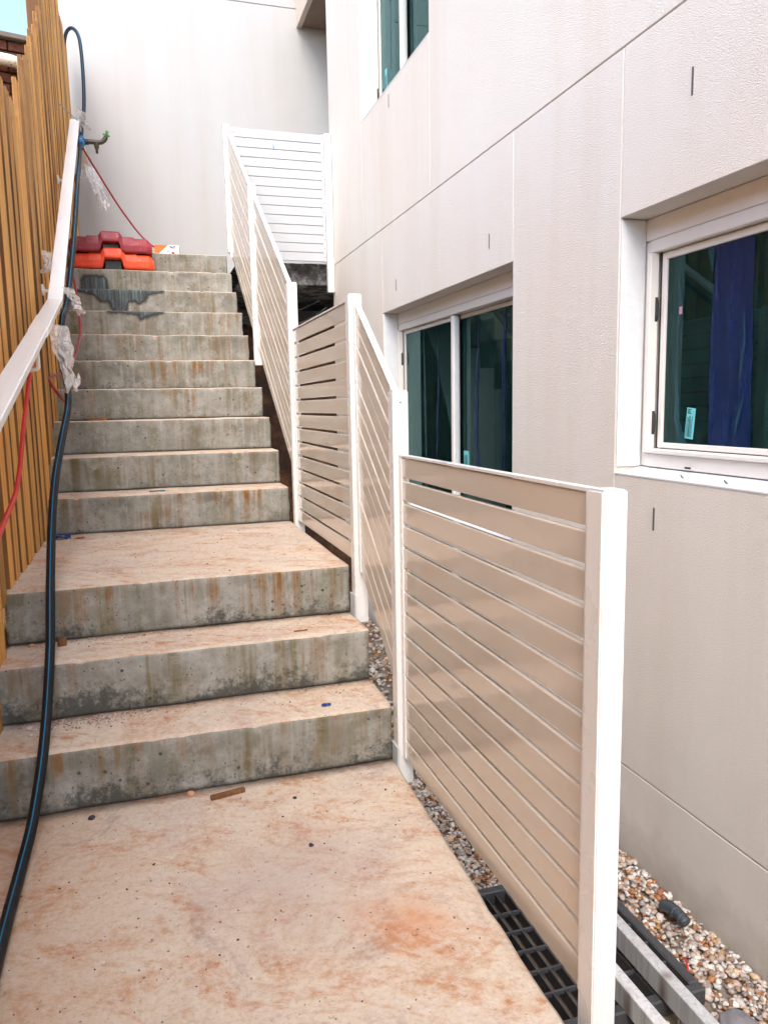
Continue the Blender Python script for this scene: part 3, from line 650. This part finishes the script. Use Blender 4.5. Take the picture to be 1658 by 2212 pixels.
for z0, z1 in ((.9, 2.95), (1.7, 3.7)):
    bm = bmesh.new(); hexa(bm, [(-.052, 2.11, z0), (-.022, 2.11, z0), (-.022, 6.1, z1), (-.052, 6.1, z1), (-.052, 2.11, z0+.07), (-.022, 2.11, z0+.07), (-.022, 6.1, z1+.07), (-.052, 6.1, z1+.07)]); link('fence_rail', mesh('fence_rail', bm), 'pine', tf)
box('fence_post', (-.108, -.028, 3.94, 4.03, 1.0, 4.75), 'pine', tf, .003); box('fence_post', (-.19, -.10, 1.5, 1.59, -.4, 2.3), 'pine', tf, .003)

# ------------------------------------------------------------------ brick building beyond the fence
plain('coping', (.16, .14, .12), .9, .3, 20, .5)
bb = thing('brick_building', (-.70, 7.6, 0), 'old dark red brick building corner beyond the fence', 'building', None, (0, 0, math.radians(14)))
box('wall_core', (-3.2, 0, .03, 3, -.6, 4.27), 'mortar', bb)
br = mesh('brick', boxm(-.113, .113, 0, .1, -.036, .036, .004)); br.materials.append(M['brick'])
for c in range(24):
    z = 4.225-c*.086
    for k in range(13):
        x = -.10-k*.236-(.118 if c % 2 else 0)
        link('brick', br, None, bb, (x, R.uniform(.0, .006), z), (0, 0, R.uniform(-.02, .02)))
box('coping', (-3.2, .03, -.05, 3.05, 4.272, 4.315), 'coping', bb, .006)
tb = tube('downpipe', [(-3, -.075, 4.06), (-1, -.075, 4.075), (-.42, -.075, 4.08), (-.17, -.072, 4.075), (-.10, -.03, 4.06), (-.09, .06, 4.055)], .048, 'flaky_paint', bb, 12, 6); tb['label'] = 'flaking white painted pipe along the bricks'

# ------------------------------------------------------------------ handrail
XH = -.38
hr = thing('handrail', (XH, 2.4, 1.2), 'flat white handrail wrapped in clear plastic, bent along the timber fence', 'handrail')
pts = [(1.2, .875), (2.38, 1.200), (4.12, 1.700), (6.78, 3.425), (8.05, 3.43)]
def railseg(a, b, hw=.034, th=.030, cut=.002):
    bm = bmesh.new(); (ya, za), (yb, zb_) = a, b
    hexa(bm, [(-hw, ya, za-th), (hw, ya, za-th), (hw, yb, zb_-th), (-hw, yb, zb_-th), (-hw, ya, za), (hw, ya, za), (hw, yb, zb_), (-hw, yb, zb_)])
    bmesh.ops.bevel(bm, geom=bm.edges[:], offset=.004, segments=2, affect='EDGES'); return bm
P = [(a-2.4, b-1.2) for a, b in pts]
link('rail_length', mesh('rail_length', railseg(P[0], (P[2][0]+.02, P[2][1]+.006))), 'rail_wrap', hr)
link('rail_length', mesh('rail_length', railseg((P[2][0]+.021, P[2][1]), P[3])), 'rail_wrap', hr)
link('rail_length', mesh('rail_length', railseg((P[3][0]+.002, P[3][1]-.004), P[4])), 'frame_white', hr)
for yy, zz in ((3.25, 1.42), (4.45, 1.88), (5.9, 2.82), (7.9, 3.39)):
    tube('bracket', [(-.083, yy-2.4, zz-1.2-.09), (-.04, yy-2.4, zz-1.2-.10), (0, yy-2.4, zz-1.2-.095), (.005, yy-2.4, zz-1.2-.07), (.005, yy-2.4, zz-1.2-.03)], .008, 'white_plastic', hr, 8, 5)
    link('bracket_rose', mesh('bracket_rose', lathem([(.03, 0), (.03, .006), (.012, .012)], 16), True), 'white_plastic', hr, (-.086, yy-2.4, zz-1.2-.09), (0, math.radians(90), 0))
# joint sleeve
bm = railseg((P[1][0]+.98, P[1][1]+.2865), (P[1][0]+1.30, P[1][1]+.378), .0362, .0335); link('joint_sleeve', mesh('joint_sleeve', bm), 'rail_wrap', hr)

# torn plastic hanging off the rail
def shred(name, c, w_, h_, label, seed, ny=14, nx=12, taper=.5, drift=(0, 0), parent=None):
    bm = bmesh.new(); g = []
    for j in range(ny+1):
        v = j/ny
        for i in range(nx+1):
            u = i/nx-.5; ww = w_*(1-taper*v)*(1+.35*mnoise.noise(Vector((seed, v*4, 1)))); 
            nn = Vector([mnoise.noise(Vector((u*5+k*9, v*6, seed))) for k in range(3)])
            p = Vector((u*ww*.55+drift[0]*v, u*ww*.75+drift[1]*v, -h_*v*(1+.3*mnoise.noise(Vector((u*8, seed, 0))))))+Vector((nn.x*.028, nn.y*.04, nn.z*.022))*(.3+v)
            g.append(bm.verts.new(p))
    for j in range(ny):
        for i in range(nx):
            if mnoise.noise(Vector((i*.7, j*.5, seed+5))) > .38 and j > 4: continue
            a = j*(nx+1)+i; bm.faces.new((g[a], g[a+1], g[a+nx+2], g[a+nx+1]))
    bmesh.ops.delete(bm, geom=[v for v in bm.verts if not v.link_faces], context='VERTS')
    o = link(name, mesh(name, bm, True), 'wrap', parent, c); return tag(o, label, 'plastic wrap', 'torn plastic on the handrail')
shred('plastic_wrap', (-.335, 3.62, 1.53), .15, .25, 'large crumpled flap of clear plastic hanging below the handrail bend', 2.3, drift=(.05, .0))
shred('plastic_wrap', (-.33, 4.28, 1.78), .10, .12, 'small torn plastic flap above the large one at the handrail bend', 5.1, drift=(.05, .02))
shred('plastic_wrap', (-.425, 4.42, 1.98), .08, .10, 'pale scrap of plastic on the fence side of the handrail', 8.7, drift=(-.01, .0))
shred('plastic_wrap', (-.33, 6.80, 3.50), .14, .10, 'crumpled plastic bunched at the top end of the handrail', 1.9, drift=(.02, .1))
shred('plastic_wrap', (-.34, 7.75, 3.36), .22, .34, 'thin clear plastic hanging by the white wall at the handrail end', 6.4, drift=(.12, .1))

# ------------------------------------------------------------------ black water pipe, fitting and tap
pp = [(-.50, 7.95, 4.40), (-.46, 7.9, 4.53), (-.40, 7.85, 4.55), (-.345, 7.7, 4.40), (-.325, 7.5, 4.05), (-.325, 7.25, 3.68), (-.345, 7.02, 3.42), (-.352, 6.85, 3.28), (-.338, 6.3, 2.98), (-.325, 5.6, 2.62), (-.325, 4.9, 2.13), (-.335, 4.3, 1.72), (-.345, 4.05, 1.60), (-.351, 3.93, 1.42), (-.324, 3.80, 1.283), (-.312, 3.62, 1.178), (-.327, 3.38, 1.03), (-.339, 3.18, .90), (-.341, 2.98, .75), (-.337, 2.78, .58), (-.328, 2.55, .392), (-.331, 2.31, .21), (-.348, 2.13, .075), (-.362, 1.98, .022), (-.362, 1.66, .021), (-.352, 1.3, .022), (-.34, .8, .022)]
pipe = tag(tube('water_pipe', pp, .0150, 'poly_pipe', None, 30, 8, stripes=True), 'black water pipe with blue stripes trailing from the fence top down the steps', 'pipe')
fit = thing('pipe_coupling', (-.352, 6.86, 3.285), 'bright blue compression coupling on the black pipe beside the rail end', 'coupling', None, (math.radians(-58), 0, 0))
for a, b in ((-.065, -.012), (.022, .06)):
    me = mesh('nut', lathem([(.020, a), (.034, a+.006), (.036, (a+b)/2), (.031, b-.004), (.022, b)], 14), True); link('nut', me, 'blue_plastic', fit)
link('sleeve', mesh('sleeve', lathem([(.024, -.014), (.026, 0), (.024, .024)], 14), True), 'white_plastic', fit)
link('tee_body', mesh('tee_body', lathem([(.022, 0), (.022, .05), (.017, .055)], 12), True), 'black_plastic', fit, (.01, 0, .004), (0, math.radians(90), 0))
tap = thing('garden_tap', (-.29, 6.86, 3.29), 'small dark brass tap with a green handle beside the blue coupling', 'tap')
tube('body', [(-.005, 0, 0), (.03, 0, 0), (.065, 0, 0), (.095, 0, .004), (.12, 0, .022), (.132, 0, .042)], .018, 'brass_dark', tap, 12, 6)
link('spout', mesh('spout', lathem([(.010, -.085), (.011, -.06), (.013, -.05), (.018, -.045), (.020, -.02), (.016, 0)], 12), True), 'brass_dark', tap, (.058, 0, .0))
link('spindle', mesh('spindle', lathem([(.012, 0), (.012, .02), (.009, .03)], 10), True), 'brass_dark', tap, (.13, 0, .035), (0, math.radians(20), 0))
bm = bmesh.new()
boxm(-.028, .028, -.008, .008, .0, .014, bm=bm); boxm(-.012, .012, -.010, .010, .014, .042, bm=bm)
bmesh.ops.bevel(bm, geom=bm.edges[:], offset=.003, segments=2, affect='EDGES'); link('handle', mesh('handle', bm), 'green_plastic', tap, (.135, 0, .052), (0, math.radians(15), 0))
tag(tube('tie_rod', [(-.47, 6.62, 3.47), (-.35, 6.66, 3.375)], .004, 'steel_rod', None, 6, 3), 'thin steel rod crossing the top of the handrail', 'rod')

# red leads
tag(tube('power_lead', [(-.345, 6.9, 3.26), (-.25, 6.95, 3.10), (-.08, 7.0, 2.82), (.08, 7.0, 2.60), (.2, 6.9, 2.49), (.31, 6.58, 2.402)], .0075, 'dark_red_cable', None, 8, 8), 'dark red lead stretched from the pipe coupling to the small box', 'cable')
tag(tube('power_lead', [(-.355, 5.9, 2.78), (-.33, 5.6, 2.52), (-.345, 5.3, 2.28), (-.352, 5.0, 2.03), (-.335, 4.95, 1.85), (-.32, 4.85, 1.68), (-.318, 4.75, 1.58), (-.335, 4.5, 1.45), (-.355, 4.2, 1.36), (-.375, 3.9, 1.33), (-.385, 3.7, 1.30), (-.355, 3.68, 1.24), (-.335, 3.8, 1.20)], .0072, 'dark_red_cable', None, 8, 8), 'thin red lead dangling over the upper steps right of the handrail', 'cable')
tag(tube('power_lead', [(-.40, 3.5, 1.42), (-.415, 3.36, 1.33), (-.42, 3.2, 1.20), (-.42, 3.05, 1.09), (-.42, 2.92, .98), (-.425, 2.80, .89), (-.43, 2.6, .83), (-.435, 2.4, .77), (-.44, 2.1, .66), (-.445, 1.7, .6)], .0085, 'red_cable', None, 8, 8), 'bright red lead hanging below the near handrail against the palings', 'cable')

# ------------------------------------------------------------------ barrier feet and box at the top
def foot(name, mat, loc, rz, label):
    o = thing(name, loc, label, 'barrier foot', 'plastic barrier feet', (0, 0, rz))
    # cross-section in x (width) and z (height), sloped front
    def sect(x):
        ax = abs(x); h = .155 if ax < .062 else (.122 if ax < .17 else .112)
        if .062 <= ax < .085: h = .155-(.155-.122)*(ax-.062)/.023
        if ax > .26: h = .112-(ax-.26)*.9
        nb = .072 if ax < .058 else (.072*(1-(ax-.058)/.02) if ax < .078 else 0)
        return h, max(nb, 0)
    xs_ = [-.297, -.292, -.26, -.20, -.171, -.169, -.12, -.086, -.084, -.078, -.062, -.058, -.03, 0, .03, .058, .062, .078, .084, .086, .12, .169, .171, .20, .26, .292, .297]
    bm = bmesh.new(); rows = []
    for x in xs_:
        h, nb = sect(x); ax = abs(x); d = .115 if ax < .285 else .105; bulge = .018 if ax < .086 else 0
        prof = [(-d+.01, nb), (-d-bulge*.3, nb+.012), (-d-bulge*.3, .045+nb*.5), (-d+.012-bulge, .058+nb*.5), (-d+.035-bulge, h-.012), (-d+.045-bulge, h), (d-.045, h), (d-.03, h-.012), (d, .05), (d, .008+nb), (d-.008, nb)]
        rows.append([bm.verts.new((x, y_, z_)) for y_, z_ in prof])
    for a, b in zip(rows, rows[1:]):
        for k in range(len(a)): bm.faces.new((a[k], b[k], b[(k+1) % len(a)], a[(k+1) % len(a)]))
    bm.faces.new(rows[0]); bm.faces.new(rows[-1][::-1]); bmesh.ops.recalc_face_normals(bm, faces=bm.faces)
    bmesh.ops.bevel(bm, geom=[e for e in bm.edges if e.calc_face_angle(0) > .45], offset=.0035, segments=2, affect='EDGES')
    link('body', mesh('body', bm, False), mat, o)
    bm = bmesh.new(); boxm(-.057, .057, -.05, .06, .003, .07, bm=bm); link('hollow', mesh('hollow', bm), 'black_plastic', o)  # black block set in the notch in place of its shade
    bm = boxm(-.05, .05, -.035, .035, .15, .1575, .002); link('raised_pad', mesh('raised_pad', bm), mat, o); return o
foot('barrier_foot', 'orange_plastic', (-.150, 6.375, 12*RISE+.006), 0, 'bright orange plastic barrier foot, lower of the stacked pair')
foot('barrier_foot', 'maroon_plastic', (-.162, 6.385, 12*RISE+.127), .02, 'dark red plastic barrier foot lying on top of the orange one')
bx = thing('carton', (.262, 6.66, 13*RISE+.003), 'small orange and white cardboard box on the top landing', 'box', None, (0, 0, math.radians(-6)))
box('carton_body', (-.096, .096, -.045, .045, 0, .075), 'card_white', bx, .001)
bm = bmesh.new(); vs_ = [bm.verts.new(p) for p in ((-.0965, -.0458, .004), (-.07, -.0458, .004), (.01, -.0458, .0745), (-.0965, -.0458, .0745))]; bm.faces.new(vs_); link('orange_print', mesh('orange_print', bm), 'card_orange', bx)
box('red_end', (.0962, .0966, -.044, .044, .002, .073), 'card_red', bx)
bm = bmesh.new()
for k, (x, z, l) in enumerate(((.015, .058, .03), (.03, .05, .035), (.05, .062, .02), (.0, .02, .018))): boxm(x, x+l, -.0465, -.0452, z, z+.006, bm=bm)
link('blue_print', mesh('blue_print', bm), 'card_blue', bx)

# ------------------------------------------------------------------ pebbles, grate, timbers beside the building
def stones(name, n, region, smin, smax, pal_, mat, z_fn, seed, sub=1, keep=None, flat=.7):
    rr = random.Random(seed); verts = []; faces = []; cols = []
    b = bmesh.new(); bmesh.ops.create_icosphere(b, subdivisions=sub, radius=1); bv = [v.co.copy() for v in b.verts]; bf = [[v.index for v in f.verts] for f in b.faces]; b.free()
    k = 0
    while k < n:
        x, y = region(rr)
        if keep and not keep(x, y): k += 1; continue
        s = rr.uniform(smin, smax)*(1.5 if rr.random() < .08 else 1); sc = Vector((s*rr.uniform(.75, 1.35), s*rr.uniform(.7, 1.1), s*flat*rr.uniform(.7, 1.15)))
        rot = Matrix.Rotation(rr.uniform(0, 6.28), 3, 'Z') @ Matrix.Rotation(rr.uniform(-.7, .7), 3, 'X'); col = rr.choice(pal_); j = rr.uniform(.75, 1.15); base = len(verts); so_ = rr.uniform(0, 100)
        c = Vector((x, y, z_fn(x, y, rr)+sc.z*.5))
        for v in bv:
            q = v*(1+.55*mnoise.noise(v*1.1+Vector((so_, 0, 0)))); verts.append(c+rot@Vector((q.x*sc.x, q.y*sc.y, q.z*sc.z)))
            cols.append((col[0]*j, col[1]*j, col[2]*j, 1))
        faces += [[i+base for i in f] for f in bf]; k += 1
    me = bpy.data.meshes.new(name); me.from_pydata(verts, [], faces); ca = me.color_attributes.new('stone_colour', 'FLOAT_COLOR', 'POINT')
    ca.data.foreach_set('color', [x for c in cols for x in c]); 
    if sub > 1:
        for p in me.polygons: p.use_smooth = True
    o = link(name, me, mat); o['kind'] = 'stuff'; return o
pal_g = [(.66, .65, .62)]*4+[(.55, .50, .45)]*3+[(.46, .39, .35)]*3+[(.40, .18, .07), (.46, .24, .09), (.30, .12, .06), (.38, .28, .20), (.58, .44, .30), (.30, .27, .26)]
GX0, GX1, GY0, GY1 = 1.02, 1.355, 1.53, 2.12
inb = lambda x, y: not (GX0-.172 < x < GX1+.012 and GY0-.03 < y < GY1+.03)
grav = stones('gravel', 15000, lambda r: (r.uniform(.73, 1.557), r.uniform(.95, 3.0)), .0050, .0098, pal_g, 'gravel', lambda x, y, r: -.462+r.uniform(0, .016), 5, 2, inb)
grav['label'] = 'white, brown and rust coloured pebbles beside the building'
grav2 = stones('gravel', 2600, lambda r: (r.uniform(.73, 1.555), r.uniform(3.0, 5.6)), .009, .015, pal_g, 'gravel', lambda x, y, r: -.462+r.uniform(0, .012), 6, 1)
grav2['label'] = 'pebbles further along behind the slatted panels'
gr_ = thing('drain_grate', (GX0, GY0, -.46), 'dark drain grate set in the pebbles under the nearest panel', 'grate')
gw, gl_ = GX1-GX0, GY1-GY0
gw0 = -.16
for b_ in ((gw0, gw, 0, .030, 0, .05), (gw0, gw, gl_-.030, gl_, 0, .05), (gw0, gw0+.030, .0305, gl_-.0305, 0, .05), (gw-.030, gw, .0305, gl_-.0305, 0, .05)): box('frame', b_, 'grate_dark', gr_, .004)
for k in range(5): box('crossbar', (gw0+.031, gw-.031, .045+(k+1)*(gl_-.09)/6-.0035, .045+(k+1)*(gl_-.09)/6+.0035, .030, .044), 'grate_dark', gr_, .001)
for k in range(11): 
    x = gw0+.030+(k+1)*(gw-gw0-.06)/12; box('bar', (x-.0016, x+.0016, .031, gl_-.031, .004, .042), 'grate_dark', gr_)
box('sump', (gw0+.046, gw-.046, .046, gl_-.046, -.30, -.05), 'frame_dark', gr_)
for k, (xa, ya, xb, yb, lb) in enumerate(((1.232, 2.02, 1.222, .70, 'weathered grey timber batten lying over the grate, closer to the building'), (1.118, 1.93, 1.125, .70, 'weathered grey timber batten lying on pebbles, closer to the fence'))):
    L_ = math.hypot(xb-xa, yb-ya); o = box('timber_batten', (-.017, .017, -L_, 0, -.033, .033), 'grey_timber', None, .002); 
    o.location = (xa, ya, -.378+(.01 if k == 0 else -.004)); o.rotation_euler = (0, 0, math.atan2(xb-xa, -(yb-ya))); tag(o, lb, 'timber', 'grey battens on the gravel')
el = thing('pipe_elbow', (1.475, 1.81, -.425), 'short dark plastic conduit elbow lying on the pebbles by the wall', 'pipe')
tube('elbow_tube', [(-.01, .05, .015), (0, .02, .022), (.003, -.01, .02), (.005, -.04, .01)], .018, 'dark_plastic', el, 14, 6)
for yy in (.03, 0, -.03): link('ring', mesh('ring', lathem([(.0185, -.003), (.0205, 0), (.0185, .003)], 14), True), 'dark_plastic', el, (0, yy, .02), (math.radians(90), 0, 0))
bm = bmesh.new(); bmesh.ops.create_icosphere(bm, subdivisions=4, radius=.05)
for v in bm.verts: v.co = v.co*(1+.45*mnoise.noise(v.co*16)+.12*mnoise.noise(v.co*60)); v.co.z *= .5
tag(link('rock', mesh('rock', bm, True), 'grey_rock', None, (1.37, 1.425, -.44)), 'grey rock at the bottom right among the pebbles', 'rock')
tag(tube('plastic_strip', [(1.388, 1.66, -.425), (1.378, 1.64, -.418), (1.366, 1.615, -.428)], .003, 'red_cable', None, 6, 4), 'tiny bright red plastic strip on the pebbles', 'scrap')

# ------------------------------------------------------------------ debris on the concrete
pal_c = [(.09, .07, .06)]*3+[(.30, .17, .11), (.38, .24, .16), (.5, .42, .36), (.12, .05, .03)]
def tread_z(y):
    z = 0
    for i in range(13):
        if y >= fronts[i]+.008: z = RISE*(i+1)
    return z
def reg_slab(r): return (r.uniform(-.40, .66), r.uniform(1.0, 2.26))
c1 = stones('grit', 300, reg_slab, .0010, .0030, pal_c, 'crumbs', lambda x, y, r: -.0005, 21, 1); c1['label'] = 'scattered dark grit on the lower slab'
def reg_tr(r):
    i = r.choice([0, 0, 1, 1, 2, 2, 2, 2, 3]); d = min(fronts[i+1]-fronts[i], 1.24)
    v = r.random(); v = 1-(1-v)**1 if i == 2 else 1-.55*v*v
    return (r.uniform(-.42, .68), fronts[i]+.03+(d-.045)*v)
c2 = stones('grit', 420, reg_tr, .0012, .0032, pal_c, 'crumbs', lambda x, y, r: tread_z(y)-.0005, 22, 1); c2['label'] = 'grit scattered over the lower treads and landing'
pal_d = [(.42, .28, .20), (.33, .20, .14), (.5, .38, .3), (.2, .12, .09), (.56, .48, .42)]
def pile(cx, cy, sx, sy): return lambda r: (cx+r.gauss(0, sx), min(cy+abs(r.gauss(0, sy))*-1, cy))
c3 = stones('dirt_crumbs', 520, pile(-.19, fronts[1]-.012, .095, .045), .0012, .0038, pal_d, 'crumbs', lambda x, y, r: tread_z(y)-.0005, 23, 1); c3['label'] = 'heap of sandy crumbs at the back of the lowest tread'
c4 = stones('dirt_crumbs', 260, pile(-.17, fronts[2]-.012, .10, .022), .0012, .0034, pal_d, 'crumbs', lambda x, y, r: tread_z(y)-.0005, 24, 1); c4['label'] = 'line of sandy crumbs at the back of the second tread'
rr = random.Random(9)
def pebble(x, y, s, col, label, cat='stone'):
    bm = bmesh.new(); bmesh.ops.create_icosphere(bm, subdivisions=2, radius=s)
    for v in bm.verts: v.co = v.co*(1+.3*mnoise.noise(v.co*(2/s)*.5+Vector((x*9, y*9, 0)))); v.co.z *= .65
    return tag(link('pebble', mesh('pebble', bm, True), col, None, (x, y, tread_z(y)+s*.45)), label, cat, 'loose stones on the steps')
plain('pale_stone', (.62, .52, .48), .7, .2, 60); plain('clay_lump', (.5, .27, .15), .9, .2, 60, .5); plain('dark_lump', (.03, .03, .04), .7, .3, 60, .5)
pebble(-.395, 2.49, .011, 'pale_stone', 'pale pink stone on the lowest tread, beside the fence'); pebble(-.378, 2.475, .009, 'pale_stone', 'smaller pale stone right of the pink one on the lowest tread'); pebble(-.385, 2.44, .008, 'pale_stone', 'pale stone nearest the edge on the left of the lowest tread')
pebble(-.41, 2.77, .010, 'clay_lump', 'brown stone by the fence on the second tread')
pebble(.069, 2.265, .012, 'clay_lump', 'orange clay lump on the slab just left of the timber offcut'); pebble(-.21, 2.219, .010, 'dark_lump', 'black lump on the slab near the pipe'); pebble(.359, 1.878, .0065, 'dark_lump', 'black pebble on the lower slab, right of centre'); pebble(.30, 2.19, .006, 'clay_lump', 'tiny clay crumb right of the timber offcut'); pebble(.365, 2.14, .006, 'dark_lump', 'small dark stone on the slab in front of the first riser')
def offcut(x, y, l, w_, h_, rz, mat, label, cat='offcut'):
    o = box('timber_offcut', (-l/2, l/2, -w_/2, w_/2, 0, h_), mat, None, .0015); o.location = (x, y, tread_z(y)+.001); o.rotation_euler = (0, 0, rz); return tag(o, label, cat)
offcut(.176, 2.222, .105, .016, .013, .20, 'offcut', 'small brown timber offcut on the slab at the foot of the stairs')
offcut(-.311, 2.745, .026, .022, .026, .3, 'offcut', 'orange timber cube on the second tread beside the pipe')
offcut(-.258, fronts[6]-.06, .10, .02, .016, -.03, 'offcut', 'dark red timber offcut lying on a tread of the upper flight')
offcut(.49, 2.62, .05, .005, .004, .04, 'offcut', 'thin reddish splinter on the second tread')
o = box('plastic_offcut', (-.04, .04, -.006, .006, 0, .006), 'green_bit', None, .001); o.location = (.045, 4.15, tread_z(4.15)+.001); o.rotation_euler = (0, 0, .1); tag(o, 'dark green plastic strip on the first tread above the landing', 'scrap')
def rag(x, y, s, mat, label, cat, seed, zs=.35):
    bm = bmesh.new(); n = 9; g = []
    for i in range(n):
        for j in range(n):
            u, v = i/(n-1)-.5, j/(n-1)-.5; g.append(bm.verts.new((s*(u+.25*mnoise.noise(Vector((u*4, v*4, seed)))), s*.6*(v+.25*mnoise.noise(Vector((v*4, u*4, seed+3)))), .002+s*zs*max(0, mnoise.noise(Vector((u*5, v*5, seed+7)))+.25))))
    for i in range(n-1):
        for j in range(n-1):
            a = i*n+j; bm.faces.new((g[a], g[a+n], g[a+n+1], g[a+1]))
    return tag(link('scrap', mesh('scrap', bm, True), mat, None, (x, y, tread_z(y)+.001)), label, cat)
rag(-.415, 3.93, .085, 'blue_bit', 'crumpled blue rag at the back left of the landing, by the pipe', 'rag', 1.2)
rag(-.33, 3.91, .05, 'card_orange', 'orange and white wrapper scrap on the landing beside the blue rag', 'scrap', 4.2, .15)
rag(.518, 2.364, .03, 'blue_bit', 'tiny blue plastic scrap on the lowest tread', 'scrap', 6.3, .2)
